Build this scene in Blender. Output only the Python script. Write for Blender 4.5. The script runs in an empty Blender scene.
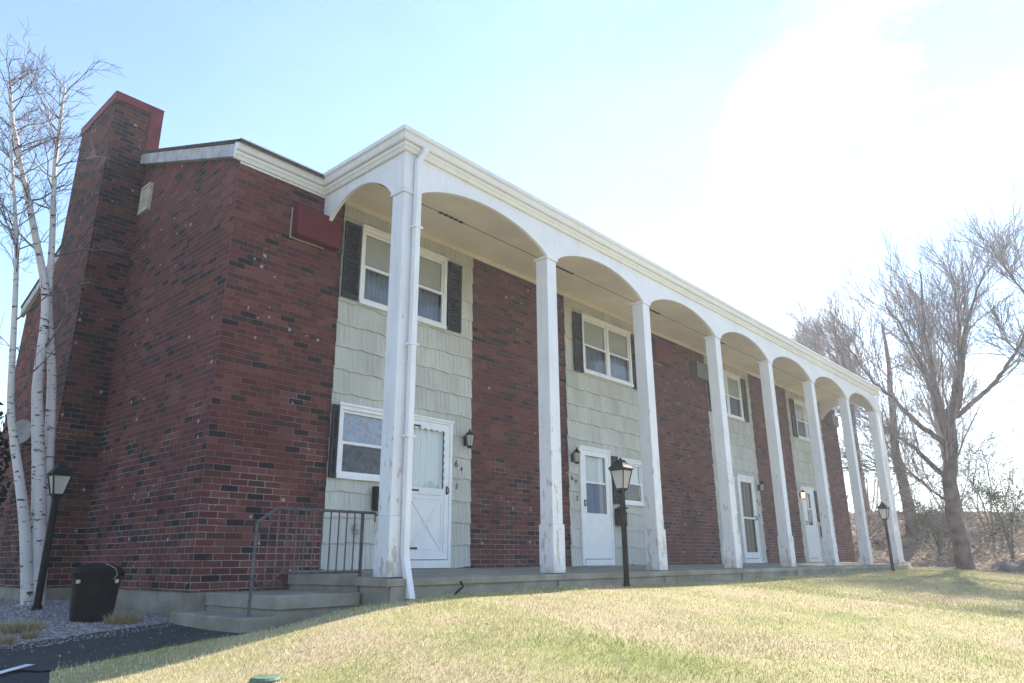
import bpy, bmesh, math, random
import numpy as np
from mathutils import Vector, Matrix
from mathutils.geometry import delaunay_2d_cdt
rnd = random.Random(7); rng = np.random.default_rng(7)
scene = bpy.context.scene
COL = scene.collection
# ------------------------------------------------------------------ camera
YAW, PITCH, ROLL, FPX = 0.73, 0.298, -0.007, 715.26
fw = Vector((math.cos(YAW)*math.cos(PITCH), math.sin(YAW)*math.cos(PITCH), math.sin(PITCH)))
r0 = Vector((math.sin(YAW), -math.cos(YAW), 0)); u0 = r0.cross(fw)
cr, sr = math.cos(ROLL), math.sin(ROLL)
rr = cr*r0+sr*u0; uu = -sr*r0+cr*u0
cam = bpy.data.objects.new('camera', bpy.data.cameras.new('camera')); COL.objects.link(cam)
M = Matrix((rr, uu, -fw)).transposed().to_4x4(); M.translation = (-6.179, -6.788, 0.126)
cam.matrix_world = M
cam.data.sensor_width = 36; cam.data.lens = FPX/1024*36; cam.data.clip_end = 3000; cam.data.clip_start = .05
scene.camera = cam
# ------------------------------------------------------------------ sky, sun, exposure
SUN = Vector((0.765, 0.052, 0.643)).normalized()
EL = math.asin(SUN.z); AZ = math.atan2(SUN.x, SUN.y)
world = bpy.data.worlds.new('World'); scene.world = world; world.use_nodes = True
wn, wl = world.node_tree.nodes, world.node_tree.links
bg = wn['Background']; sky = wn.new('ShaderNodeTexSky'); sky.sky_type = 'NISHITA'; sky.sun_disc = False
sky.sun_elevation = EL; sky.sun_rotation = AZ; sky.air_density = 1.1; sky.dust_density = 0.0; sky.ozone_density = 2.2
bg.inputs['Strength'].default_value = 0.105
# thin procedural cloud, drawn on the sky dome directions
tc = wn.new('ShaderNodeTexCoord'); mp = wn.new('ShaderNodeMapping'); mp.inputs['Scale'].default_value = (1.2, 1.2, 3.4)
mp.inputs['Location'].default_value = (.35, .9, .2)
nz = wn.new('ShaderNodeTexNoise'); nz.inputs['Scale'].default_value = 1.7; nz.inputs['Detail'].default_value = 6; nz.inputs['Roughness'].default_value = .55
rp = wn.new('ShaderNodeValToRGB'); rp.color_ramp.elements[0].position = .44; rp.color_ramp.elements[1].position = .66
sx = wn.new('ShaderNodeVectorMath'); sx.operation = 'DOT_PRODUCT'; sx.inputs[1].default_value = Vector((.945, -.05, .30)).normalized(); mr = wn.new('ShaderNodeMapRange')
mr.inputs[1].default_value = .88; mr.inputs[2].default_value = .99; mr.inputs[3].default_value = .03
mul = wn.new('ShaderNodeMath'); mul.operation = 'MULTIPLY'
mx = wn.new('ShaderNodeMixRGB'); mx.inputs['Color2'].default_value = (10.0, 10.2, 10.6, 1)
wl.new(tc.outputs['Generated'], mp.inputs[0]); wl.new(mp.outputs[0], nz.inputs['Vector']); wl.new(nz.outputs[0], rp.inputs[0])
wl.new(tc.outputs['Generated'], sx.inputs[0]); wl.new(sx.outputs['Value'], mr.inputs[0])
wl.new(rp.outputs[0], mul.inputs[0]); wl.new(mr.outputs[0], mul.inputs[1]); wl.new(mul.outputs[0], mx.inputs['Fac'])
wl.new(sky.outputs[0], mx.inputs['Color1']); wl.new(mx.outputs[0], bg.inputs['Color'])
sl = bpy.data.lights.new('sun', 'SUN'); sl.energy = 4.7; sl.angle = math.radians(.6); sl.color = (1, .95, .86)
so = bpy.data.objects.new('sun', sl); COL.objects.link(so); so.rotation_euler = SUN.to_track_quat('Z', 'Y').to_euler(); so.location = SUN*60
scene.view_settings.view_transform = 'Standard'; scene.view_settings.look = 'None'
scene.view_settings.exposure = 1.63; scene.view_settings.gamma = 1
GLARE_VEIL = 0.0020  # density of the volume added to imitate lens glare
scene.cycles.max_bounces = 8; scene.cycles.transparent_max_bounces = 12; scene.cycles.caustics_reflective = False; scene.cycles.caustics_refractive = False

# ------------------------------------------------------------------ material helpers
class NT:
    def __init__(s, name, rough=.6, spec=.3, metal=0):
        s.m = bpy.data.materials.new(name); s.m.use_nodes = True
        s.n = s.m.node_tree.nodes; s.l = s.m.node_tree.links; s.b = s.n['Principled BSDF']
        s.b.inputs['Roughness'].default_value = rough; s.b.inputs['Specular IOR Level'].default_value = spec
        s.b.inputs['Metallic'].default_value = metal
    def new(s, t, **k):
        x = s.n.new(t)
        for a, v in k.items(): setattr(x, a, v)
        return x
    def put(s, sock, v):
        if hasattr(v, 'is_output'): s.l.new(v, sock)
        else: sock.default_value = v
    def math(s, op, a, b=0.0, c=None):
        x = s.new('ShaderNodeMath', operation=op); s.put(x.inputs[0], a); s.put(x.inputs[1], b)
        if c is not None: s.put(x.inputs[2], c)
        return x.outputs[0]
    def obj(s): return s.new('ShaderNodeTexCoord').outputs['Object']
    def noise(s, vec, scale, detail=4, rough=.55, stretch=None):
        if stretch:
            mpn = s.new('ShaderNodeMapping'); s.l.new(vec, mpn.inputs[0]); mpn.inputs['Scale'].default_value = stretch; vec = mpn.outputs[0]
        x = s.new('ShaderNodeTexNoise'); s.l.new(vec, x.inputs['Vector']); x.inputs['Scale'].default_value = scale
        x.inputs['Detail'].default_value = detail; x.inputs['Roughness'].default_value = rough
        return x.outputs[0]
    def ramp(s, fac, stops, interp='LINEAR'):
        x = s.new('ShaderNodeValToRGB'); x.color_ramp.interpolation = interp; s.put(x.inputs[0], fac)
        e = x.color_ramp.elements
        while len(e) < len(stops): e.new(.5)
        for i, (p, c) in enumerate(stops):
            e[i].position = p; e[i].color = (*c, 1) if not isinstance(c, (int, float)) else (c, c, c, 1)
        return x.outputs[0]
    def mix(s, f, a, b, mode='MIX'):
        x = s.new('ShaderNodeMixRGB', blend_type=mode); s.put(x.inputs[0], f)
        for i, v in ((1, a), (2, b)):
            if hasattr(v, 'is_output'): s.l.new(v, x.inputs[i])
            else: x.inputs[i].default_value = (*v, 1)
        return x.outputs[0]
    def color(s, v):
        if hasattr(v, 'is_output'): s.l.new(v, s.b.inputs['Base Color'])
        else: s.b.inputs['Base Color'].default_value = (*v, 1)
    def bump(s, h, strength=.3, dist=.01):
        x = s.new('ShaderNodeBump'); s.l.new(h, x.inputs['Height']); x.inputs['Strength'].default_value = strength
        x.inputs['Distance'].default_value = dist; s.l.new(x.outputs[0], s.b.inputs['Normal'])

def plain(name, col, rough=.5, spec=.3, metal=0, var=.12, scale=6, bump=0.0):
    t = NT(name, rough, spec, metal); v = t.obj(); f = t.noise(v, scale)
    d = tuple(c*(1-var*1.6) for c in col); u = tuple(min(1, c*(1+var)) for c in col)
    t.color(t.ramp(f, [(.3, d), (.7, u)]))
    if bump: t.bump(t.noise(v, scale*12, 3), bump, .004)
    return t.m

def brick_mat(name, reds, darkfrac):
    t = NT(name, .85, .15)
    uv = t.new('ShaderNodeUVMap').outputs[0]
    sp = t.new('ShaderNodeSeparateXYZ'); t.l.new(uv, sp.inputs[0]); U, V = sp.outputs[0], sp.outputs[1]
    BW, RH = .232, .0805
    row = t.math('FLOOR', t.math('DIVIDE', V, RH))
    even = t.math('SUBTRACT', 1.0, t.math('MODULO', t.math('ABSOLUTE', row), 2.0))
    colx = t.math('FLOOR', t.math('DIVIDE', t.math('ADD', U, t.math('MULTIPLY', even, BW*.5)), BW))
    cb = t.new('ShaderNodeCombineXYZ'); t.l.new(colx, cb.inputs[0]); t.l.new(row, cb.inputs[1])
    wnz = t.new('ShaderNodeTexWhiteNoise', noise_dimensions='2D'); t.l.new(cb.outputs[0], wnz.inputs['Vector'])
    # coordinates wobble a little so the courses are not ruler straight
    obj = t.obj()
    bt = t.new('ShaderNodeTexBrick', offset=.5, offset_frequency=2)
    wob = t.new('ShaderNodeVectorMath', operation='MULTIPLY_ADD')
    nn = t.new('ShaderNodeTexNoise'); nn.inputs['Scale'].default_value = 9; t.l.new(uv, nn.inputs['Vector'])
    t.l.new(nn.outputs['Color'], wob.inputs[0]); wob.inputs[1].default_value = (.008, .008, 0); t.l.new(uv, wob.inputs[2])
    t.l.new(wob.outputs[0], bt.inputs['Vector'])
    bt.inputs['Scale'].default_value = 1; bt.inputs['Brick Width'].default_value = BW; bt.inputs['Row Height'].default_value = RH
    bt.inputs['Mortar Size'].default_value = .0055; bt.inputs['Mortar Smooth'].default_value = .25
    clus = t.noise(uv, 1.1, 3)
    sel = t.math('ADD', wnz.outputs[0], t.math('MULTIPLY', t.math('SUBTRACT', clus, .5), .55))
    dk = 1-darkfrac
    bc = t.ramp(sel, [(0, reds[0]), (.22, reds[1]), (.36, tuple(.6*a+.4*b for a, b in zip(reds[1], (.08, .055, .055)))), (.46, reds[2]), (.66, reds[0]), (dk-.05, (.070, .038, .040)), (dk, (.030, .022, .026)), (.985, (.022, .018, .024))], 'CONSTANT')
    bc = t.mix(.55, bc, t.ramp(t.noise(uv, 26, 5, .7), [(.28, .42), (.72, 1.0)]), 'MULTIPLY')
    big = t.ramp(t.noise(uv, .8, 6, .6), [(.30, .66), (.66, 1.0)])
    bc = t.mix(.75, bc, big, 'MULTIPLY')
    # mortar: dark original joints, pale repointed joints in patches and along the foot of the wall
    patch = t.math('SUBTRACT', t.math('ADD', t.noise(uv, 1.6, 4), .10), t.math('MULTIPLY', V, .085))
    mc = t.mix(t.ramp(patch, [(.46, 0), (.66, .85)]), (.155, .100, .096), (.36, .32, .31))
    c = t.mix(bt.outputs['Fac'], bc, mc)
    # pale flecks of spalled and stained brick
    vo = t.new('ShaderNodeTexVoronoi'); vo.inputs['Scale'].default_value = 6.5; t.l.new(wob.outputs[0], vo.inputs['Vector'])
    sep = t.new('ShaderNodeSeparateColor'); t.l.new(vo.outputs['Color'], sep.inputs[0])
    pick = t.math('GREATER_THAN', t.math('ADD', sep.outputs[0], t.math('MULTIPLY', t.math('SUBTRACT', t.noise(uv, .9, 3), .5), 1.3)), .76)
    rad = t.math('ADD', t.math('MULTIPLY', sep.outputs[1], .13), .10)
    near = t.math('GREATER_THAN', rad, t.math('ADD', vo.outputs['Distance'], t.math('MULTIPLY', t.math('SUBTRACT', t.noise(uv, 40, 2), .4), .30)))
    c = t.mix(t.math('MULTIPLY', t.math('MULTIPLY', pick, near), .75), c, (.46, .37, .36))
    t.color(c)
    h = t.math('ADD', t.math('MULTIPLY', bt.outputs['Fac'], -1.0), t.math('MULTIPLY', t.noise(uv, 70, 3), .35))
    t.bump(h, .9, .010)
    return t.m

def painted(name, col, peel=.0, rough=.5):
    t = NT(name, rough, .3); v = t.obj(); gm = t.new('ShaderNodeNewGeometry').outputs['Position']
    f = t.noise(gm, 1.5, 5); c = t.ramp(f, [(.3, tuple(x*.90 for x in col)), (.7, col)])
    streak = t.noise(gm, 3.0, 4, .6, (5, 5, .35))
    c = t.mix(t.ramp(streak, [(.52, 0), (.74, .30)]), c, (.50, .48, .46))
    if peel:
        sp = t.new('ShaderNodeSeparateXYZ'); t.l.new(gm, sp.inputs[0])
        low = t.math('MULTIPLY', sp.outputs[2], .030)
        pf = t.math('SUBTRACT', t.noise(gm, 7.0, 6, .65, (1.6, 1.6, .55)), low)
        c = t.mix(t.ramp(pf, [(.645-peel*.1, 0), (.67-peel*.1, .65)]), c, (.40, .35, .29))
        c = t.mix(t.ramp(t.math('SUBTRACT', t.noise(gm, 5, 4), t.math('MULTIPLY', sp.outputs[2], .9)), [(.35, 0), (.62, .5)]), c, (.30, .27, .21))
    t.color(c); t.bump(t.noise(gm, 22, 4, .6, (3, 3, .3)), .12, .004)
    return t.m

def glass_mat(name, tint=(.85, .9, .92), refl=1.0):
    t = NT(name); t.n.remove(t.b); out = t.n['Material Output']
    tr = t.new('ShaderNodeBsdfTransparent'); tr.inputs[0].default_value = (*tint, 1)
    gl = t.new('ShaderNodeBsdfGlossy'); gl.inputs['Roughness'].default_value = .03
    lw = t.new('ShaderNodeLayerWeight'); lw.inputs['Blend'].default_value = .5
    ff = t.math('ADD', t.math('MULTIPLY', t.math('POWER', lw.outputs['Facing'], 5.0), .8), .045)
    mxs = t.new('ShaderNodeMixShader'); t.l.new(t.math('MULTIPLY', ff, refl), mxs.inputs[0])
    t.l.new(tr.outputs[0], mxs.inputs[1]); t.l.new(gl.outputs[0], mxs.inputs[2]); t.l.new(mxs.outputs[0], out.inputs[0])
    return t.m

M_ = {}
M_['brick'] = brick_mat('brick', [(.160, .048, .042), (.110, .036, .035), (.205, .074, .062)], .11)
M_['sooty'] = brick_mat('sooty_chimney_brick', [(.150, .046, .036), (.090, .034, .030), (.175, .062, .046)], .34)
M_['white'] = painted('white_paint', (.80, .80, .82), .0)
M_['trim'] = painted('trim_paint', (.80, .785, .75), .0)
M_['column'] = painted('column_paint', (.80, .80, .83), .9)
M_['vinyl'] = plain('white_vinyl', (.80, .81, .82), .35, .4, var=.04)
M_['ceiling'] = plain('ceiling_board', (.78, .71, .60), .7, .2, var=.07, scale=1.6)
t = NT('siding', .8, .2); g = t.new('ShaderNodeNewGeometry').outputs['Position']
c = t.ramp(t.noise(g, 1.4, 5), [(.3, (.58, .575, .525)), (.7, (.68, .67, .61))])
c = t.mix(.5, c, t.ramp(t.noise(g, 14, 4, .6, (4, 4, .25)), [(.3, .72), (.7, 1.0)]), 'MULTIPLY')
sp = t.new('ShaderNodeSeparateXYZ'); t.l.new(g, sp.inputs[0]); rw = t.math('FLOOR', t.math('DIVIDE', t.math('SUBTRACT', sp.outputs[2], .03), .345))
cx_ = t.math('FLOOR', t.math('ADD', t.math('DIVIDE', sp.outputs[0], .33), t.math('MULTIPLY', rw, .37))); cbn = t.new('ShaderNodeCombineXYZ'); t.l.new(cx_, cbn.inputs[0]); t.l.new(rw, cbn.inputs[1])
w2 = t.new('ShaderNodeTexWhiteNoise', noise_dimensions='2D'); t.l.new(cbn.outputs[0], w2.inputs['Vector'])
c = t.mix(1.0, c, t.ramp(w2.outputs[0], [(0, .84), (1, 1.0)]), 'MULTIPLY')
c = t.mix(t.ramp(t.noise(g, 4, 5, .65, (3, 3, .4)), [(.55, 0), (.75, .35)]), c, (.30, .30, .24))
t.color(c); t.bump(t.noise(g, 30, 3, .5, (4, 4, .12)), .6, .007); M_['siding'] = t.m
M_['shutter'] = plain('shutter_paint', (.022, .025, .034), .6, .2, var=.15)
M_['black'] = plain('black_metal', (.008, .008, .009), .6, .15, var=.2)
M_['iron'] = plain('railing_iron', (.10, .095, .105), .6, .4, .3, var=.3, scale=20)
M_['redbox'] = plain('red_painted_metal', (.115, .009, .018), .5, .3, var=.12)
M_['redcap'] = plain('red_flashing', (.17, .020, .026), .5, .3, var=.22, scale=4)
t = NT('concrete', .9, .15); g = t.new('ShaderNodeNewGeometry').outputs['Position']
c = t.ramp(t.noise(g, 2.2, 6, .65), [(.3, (.19, .17, .135)), (.7, (.38, .35, .30))])
c = t.mix(t.ramp(t.noise(g, 1.0, 5, .6, (1, 1, 3)), [(.5, 0), (.68, .6)]), c, (.17, .17, .11))
t.color(c); t.bump(t.noise(g, 60, 4), .3, .004); M_['concrete'] = t.m
M_['roof'] = plain('roof_shingle', (.07, .062, .06), .95, .1, var=.35, scale=25, bump=.5)
M_['rake'] = plain('rake_paint', (.42, .43, .47), .7, .2, var=.22, scale=5)
M_['room'] = plain('dark_interior', (.10, .09, .085), .9, .1, var=.3, scale=2)
M_['glass'] = glass_mat('window_glass', (.92, .94, .95), .6)
M_['lampglass'] = None
t = NT('lantern_glass', .35, .4); t.color((.85, .82, .72)); t.b.inputs['Transmission Weight'].default_value = .55; t.b.inputs['IOR'].default_value = 1.2; M_['lampglass'] = t.m
M_['shade'] = plain('roller_blind', (.50, .50, .46), .8, .1, var=.05, scale=2)
def stripe_mat(name, a, b, scale, axis=0, distort=0, detail=0):
    t = NT(name, .85, .1); g = t.new('ShaderNodeNewGeometry').outputs['Position']
    w = t.new('ShaderNodeTexWave', bands_direction='XYZ'[axis]); t.l.new(g, w.inputs['Vector']); w.inputs['Scale'].default_value = scale
    w.inputs['Distortion'].default_value = distort; w.inputs['Detail'].default_value = detail
    t.color(t.ramp(w.outputs[0], [(.2, a), (.8, b)])); return t.m
M_['screen'] = stripe_mat('pleated_curtain', (.15, .18, .24), (.24, .28, .35), 14, 0, .6)
M_['lace'] = stripe_mat('lace_curtain', (.84, .84, .80), (.93, .92, .88), 5, 0, 5, 3)
M_['bluecurtain'] = stripe_mat('grey_blue_curtain', (.16, .20, .30), (.25, .30, .40), 9, 0, .8)
M_['woodin'] = stripe_mat('inner_hall', (.16, .14, .12), (.36, .27, .19), 1.6, 0, 1.5)
t = NT('patterned_curtain', .85, .1); g = t.new('ShaderNodeNewGeometry').outputs['Position']
c = t.ramp(t.noise(g, 9, 3, .6), [(.36, (.34, .38, .52)), (.5, (.46, .48, .58)), (.60, (.42, .32, .34)), (.7, (.40, .40, .52))]); t.color(c); M_['pattern'] = t.m
t = NT('dark_patterned_curtain', .85, .1); g = t.new('ShaderNodeNewGeometry').outputs['Position']
c = t.ramp(t.noise(g, 6, 2, .5), [(.4, (.020, .016, .020)), (.5, (.06, .06, .09)), (.6, (.055, .022, .018)), (.7, (.018, .018, .022))]); t.color(c); M_['patterndark'] = t.m
M_['acgrey'] = plain('air_conditioner_grille', (.22, .22, .22), .6, .3, var=.1)
M_['acdark'] = plain('dark_grey_metal', (.07, .065, .07), .6, .3)
M_['bin'] = plain('black_plastic', (.006, .007, .007), .6, .12, var=.25)
M_['cream'] = plain('cream_paint', (.55, .50, .40), .6, .2, var=.15)
M_['dish'] = plain('beige_plastic', (.33, .30, .28), .6, .2, var=.12)
M_['greenlid'] = plain('green_plastic', (.09, .15, .10), .7, .3, var=.2, scale=9)

# ------------------------------------------------------------------ mesh helpers
def wloc(o):
    v = Vector((0, 0, 0))
    while o is not None: v += o.location; o = o.parent
    return v
def arr_mesh(name, V, F, mat, parent=None, smooth=False, sizes=None):
    """V (n,3) world coords, F faces"""
    me = bpy.data.meshes.new(name)
    off = wloc(parent) if parent else Vector((0, 0, 0))
    V = np.asarray(V, np.float64)-np.array(off)
    if isinstance(F, np.ndarray):
        n, k = F.shape
        me.vertices.add(len(V)); me.vertices.foreach_set('co', V.astype(np.float32).ravel())
        me.loops.add(n*k); me.loops.foreach_set('vertex_index', F.astype(np.int32).ravel())
        me.polygons.add(n); me.polygons.foreach_set('loop_start', np.arange(0, n*k, k, dtype=np.int32))
        me.polygons.foreach_set('loop_total', np.full(n, k, np.int32))
        me.update(calc_edges=True)
    else:
        me.from_pydata([tuple(v) for v in V], [], F); me.update()
    if smooth: me.polygons.foreach_set('use_smooth', [True]*len(me.polygons))
    me.materials.append(M_[mat] if isinstance(mat, str) else mat)
    o = bpy.data.objects.new(name, me); COL.objects.link(o)
    if parent: o.parent = parent
    return o
class MB:
    def __init__(s): s.v = []; s.f = []
    def quad(s, *p):
        n = len(s.v); s.v += [tuple(q) for q in p]; s.f.append(tuple(range(n, n+len(p)))); return s
    def box(s, x0, x1, y0, y1, z0, z1):
        n = len(s.v)
        s.v += [(x, y, z) for z in (z0, z1) for y in (y0, y1) for x in (x0, x1)]
        for f in ((0, 2, 3, 1), (4, 5, 7, 6), (0, 1, 5, 4), (2, 6, 7, 3), (0, 4, 6, 2), (1, 3, 7, 5)): s.f.append(tuple(n+i for i in f))
        return s
    def prism(s, poly, a, b, axis):
        """poly 2D ccw, extruded a..b along axis"""
        def P(q, h): return (h, q[0], q[1]) if axis == 'x' else ((q[0], h, q[1]) if axis == 'y' else (q[0], q[1], h))
        n = len(s.v); k = len(poly)
        s.v += [P(q, a) for q in poly]+[P(q, b) for q in poly]
        s.f.append(tuple(range(n+k-1, n-1, -1))); s.f.append(tuple(range(n+k, n+2*k)))
        for i in range(k): s.f.append((n+i, n+(i+1) % k, n+k+(i+1) % k, n+k+i))
        return s
    def tube(s, pts, rad, sides=8, cap=True, rot=0):
        pts = [Vector(p) for p in pts]; rad = rad if isinstance(rad, (list, tuple)) else [rad]*len(pts)
        n = len(s.v); up = None
        for i, p in enumerate(pts):
            d = (pts[min(i+1, len(pts)-1)]-pts[max(i-1, 0)]).normalized()
            if up is None: a = Vector((0, 0, 1)) if abs(d.z) < .9 else Vector((1, 0, 0))
            else: a = up
            side = d.cross(a).normalized(); up = side.cross(d).normalized()
            for k in range(sides):
                an = rot+2*math.pi*k/sides; s.v.append(tuple(p+side*math.cos(an)*rad[i]+up*math.sin(an)*rad[i]))
        for i in range(len(pts)-1):
            for k in range(sides):
                a, b = n+i*sides+k, n+i*sides+(k+1) % sides; s.f.append((a, b, b+sides, a+sides))
        if cap:
            s.f.append(tuple(n+k for k in range(sides))[::-1]); s.f.append(tuple(n+(len(pts)-1)*sides+k for k in range(sides)))
        return s
    def lathe(s, c, prof, sides=20, sq=False):
        """prof [(r,z)], around vertical axis at c(x,y)"""
        n = len(s.v)
        for r, z in prof:
            for k in range(sides):
                a = 2*math.pi*(k+(.5 if sq else 0))/sides; s.v.append((c[0]+r*math.cos(a), c[1]+r*math.sin(a), z))
        for i in range(len(prof)-1):
            for k in range(sides):
                a, b = n+i*sides+k, n+i*sides+(k+1) % sides; s.f.append((a, b, b+sides, a+sides))
        s.f.append(tuple(n+k for k in range(sides))[::-1]); s.f.append(tuple(n+(len(prof)-1)*sides+k for k in range(sides)))
        return s
    def sweep(s, path, prof):
        """path [(x,y)], prof [(out,z)]; out = right-hand side; mitred"""
        P = [Vector((x, y)) for x, y in path]; n = len(s.v); k = len(prof)
        for i, p in enumerate(P):
            ds = []
            if i > 0: ds.append((P[i]-P[i-1]).normalized())
            if i < len(P)-1: ds.append((P[i+1]-P[i]).normalized())
            ns = [Vector((d.y, -d.x)) for d in ds]; m = sum(ns, Vector((0, 0))).normalized(); m = m/max(.2, m.dot(ns[0]))
            for o, z in prof: q = p+m*o; s.v.append((q.x, q.y, z))
        for i in range(len(P)-1):
            for j in range(k): a, b = n+i*k+j, n+i*k+(j+1) % k; s.f.append((a, a+k, b+k, b))
        s.f.append(tuple(n+j for j in range(k))); s.f.append(tuple(n+(len(P)-1)*k+j for j in range(k))[::-1])
        return s
    def rot(s, i0, c, ang, axis='Z'):
        R = Matrix.Rotation(ang, 3, axis); c = Vector(c)
        for i in range(i0, len(s.v)): s.v[i] = tuple(R @ (Vector(s.v[i])-c)+c)
        return s
    def build(s, name, mat, parent=None, bevel=0, smooth=False, uv=False):
        me = bpy.data.meshes.new(name); off = wloc(parent) if parent else Vector((0, 0, 0))
        me.from_pydata([tuple(Vector(v)-off) for v in s.v], [], s.f)
        bm = bmesh.new(); bm.from_mesh(me); bmesh.ops.recalc_face_normals(bm, faces=bm.faces)
        if bevel: bmesh.ops.bevel(bm, geom=[e for e in bm.edges if len(e.link_faces) == 2 and e.calc_face_angle(0) > .5], offset=bevel, segments=1, affect='EDGES', clamp_overlap=True)
        if uv:
            L = bm.loops.layers.uv.new('UVMap')
            for f in bm.faces:
                nn = f.normal
                for lp in f.loops:
                    q = lp.vert.co+off
                    lp[L].uv = (q.y+.1, q.z) if abs(nn.x) > .6 else ((q.x, q.z) if abs(nn.z) < .8 else (q.x, q.y))
        bm.to_mesh(me); bm.free()
        if smooth: me.polygons.foreach_set('use_smooth', [True]*len(me.polygons))
        me.materials.append(M_[mat] if isinstance(mat, str) else mat)
        o = bpy.data.objects.new(name, me); COL.objects.link(o)
        if parent: o.parent = parent
        return o
def tag(o, label, cat, group=None):
    o['label'] = label; o['category'] = cat
    if group: o['group'] = group
    return o
def empty(name, loc, label, cat, group=None):
    o = bpy.data.objects.new(name, None); COL.objects.link(o); o.location = loc; o.empty_display_size = .2
    return tag(o, label, cat, group)
def struct(o, kind='structure'): o['kind'] = kind; return o
def copy_tree(o, loc, label=None, rz=0):
    c = o.copy(); COL.objects.link(c); c.location = loc; c.rotation_euler = (0, 0, rz)
    if label: c['label'] = label
    for ch in o.children:
        d = ch.copy(); COL.objects.link(d); d.parent = c
        for gg in ch.children:
            e = gg.copy(); COL.objects.link(e); e.parent = d
    return c

# ------------------------------------------------------------------ terrain
CP = np.array([(-.2,-.3,-.25),(.8,-.3,-.25),(3.6,-.3,-.24),(9.6,-.3,-.24),(14,-.3,-.24),(18,-.3,-.22),(22,-.3,-.19),
 (-2.1,-.05,-.50),(-1.2,-.05,-.36),(-.9,-.7,-.29),(0,-.75,-.26),(1.8,-.75,-.24),(-1.43,-.72,-.33),(-1.9,-.72,-.39),(-2.3,-.72,-.45),(-2.8,-.72,-.52),(-3.3,-.72,-.60),(-3.95,-.72,-.68),
 (-2.4,1,-.53),(-2.6,.1,-.54),(-3,1.5,-.56),(-3.2,.5,-.58),(-4.2,0,-.66),(-4.1,1.5,-.62),
 (-2.2,2.1,-.47),(-2.3,3.5,-.44),(-3,4.4,-.37),(-3.2,3.4,-.37),(-3.4,6,-.37),(-3,9,-.36),(-2.4,12,-.35),(-3.05,2.2,-.46),
 (-4.5,3,-.58),(-6,3,-.66),(-6,8,-.5),(-12,6,-.7),
 (-2.5,-3.5,-.60),(-.6,-5.9,-.76),(.9,-5.7,-.76),(4,-4,-.56),(8,-4,-.56),(14.5,-4,-.54),(2,-2,-.40),(8,-2,-.38),(8,-9,-.95),(20,-4,-.50),(15,-12,-1.1),(25,-8,-.8),(22,-3,-.42),
 (-4.6,-1.2,-.76),(-5,-3,-.95),(-6.2,-6.8,-1.35),(-9,-3,-1.0),(-9,-12,-1.6),(0,-14,-1.45),(-4,-5,-.95),
 (10,5,-.25),(21,5,-.2),(10,12,-.25),(24,12,-.1),
 (-60,0,-1.6),(-50,50,-1.2),(10,70,-.8),(90,60,-.8),(90,-20,-1.2),(60,-70,-1.6),(0,-70,-1.6),(-50,-60,-1.6)])
def tps_fit(P):
    n = len(P); d = np.linalg.norm(P[:, None, :2]-P[None, :, :2], axis=2)
    K = np.where(d > 0, d*d*np.log(d+1e-12), 0)+np.eye(n)*.02
    Q = np.c_[np.ones(n), P[:, :2]]; A = np.block([[K, Q], [Q.T, np.zeros((3, 3))]])
    return np.linalg.solve(A, np.r_[P[:, 2], 0, 0, 0])
TW = tps_fit(CP)
def vnoise(x, y, s, seed=0):
    x = np.asarray(x)*s+seed*17.3; y = np.asarray(y)*s-seed*9.1
    xi, yi = np.floor(x), np.floor(y); fx, fy = x-xi, y-yi; fx = fx*fx*(3-2*fx); fy = fy*fy*(3-2*fy)
    def hsh(a, b): q = np.sin(a*127.1+b*311.7+seed)*43758.5453; return q-np.floor(q)
    return (hsh(xi, yi)*(1-fx)+hsh(xi+1, yi)*fx)*(1-fy)+(hsh(xi, yi+1)*(1-fx)+hsh(xi+1, yi+1)*fx)*fy
def bank_d(x, y):   # metres beyond the foot of the leafy bank
    return np.asarray(x)-(23.2+.06*np.asarray(y)+.5*vnoise(x*0, y, .35, 3))
def h(x, y):
    x = np.asarray(x, float); y = np.asarray(y, float)
    xc, yc = np.clip(x, -60, 90), np.clip(y, -70, 70)
    d = np.sqrt((xc[..., None]-CP[:, 0])**2+(yc[..., None]-CP[:, 1])**2)
    z = (np.where(d > 0, d*d*np.log(d+1e-12), 0)*TW[:-3]).sum(-1)+TW[-3]+TW[-2]*xc+TW[-1]*yc
    b = np.clip(bank_d(x, y), 0, None); s = np.clip(b/10.5, 0, 1); s = s*s*(3-2*s)
    z = z+2.5*s*(1-.12*np.clip((-y-1)/10, 0, 1))+np.where(b > .3, (vnoise(x, y, .8, 1)-.5)*.35+(vnoise(x, y, 2.5, 2)-.5)*.15, 0)*np.clip(b-.3, 0, 1)
    return z+(vnoise(x, y, .5, 5)-.5)*.05*(np.clip(-y-1.2, 0, 1))
def sheet(name, poly, step, mat, lift, extra=None):
    P = np.array(poly); xs = np.arange(P[:, 0].min(), P[:, 0].max(), step); ys = np.arange(P[:, 1].min(), P[:, 1].max(), step)
    gx, gy = np.meshgrid(xs+.011, ys+.013); pts = np.c_[gx.ravel(), gy.ravel()]
    pts = pts+(rng.random(pts.shape)-.5)*step*.2
    border = []
    for i in range(len(P)):
        a, b = P[i], P[(i+1) % len(P)]; k = max(1, int(np.linalg.norm(b-a)/step))
        border += [a+(b-a)*j/k for j in range(k)]
    nb = len(border); allp = [Vector(q) for q in border]+[Vector(q) for q in pts if inside(q, P)]
    r = delaunay_2d_cdt(allp, [(i, (i+1) % nb) for i in range(nb)], [list(range(nb))], 1, 1e-5)
    xy = np.array([tuple(v) for v in r[0]]); z = h(xy[:, 0], xy[:, 1])+lift
    return arr_mesh(name, np.c_[xy, z], [tuple(f) for f in r[2]], mat, smooth=True)
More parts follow.
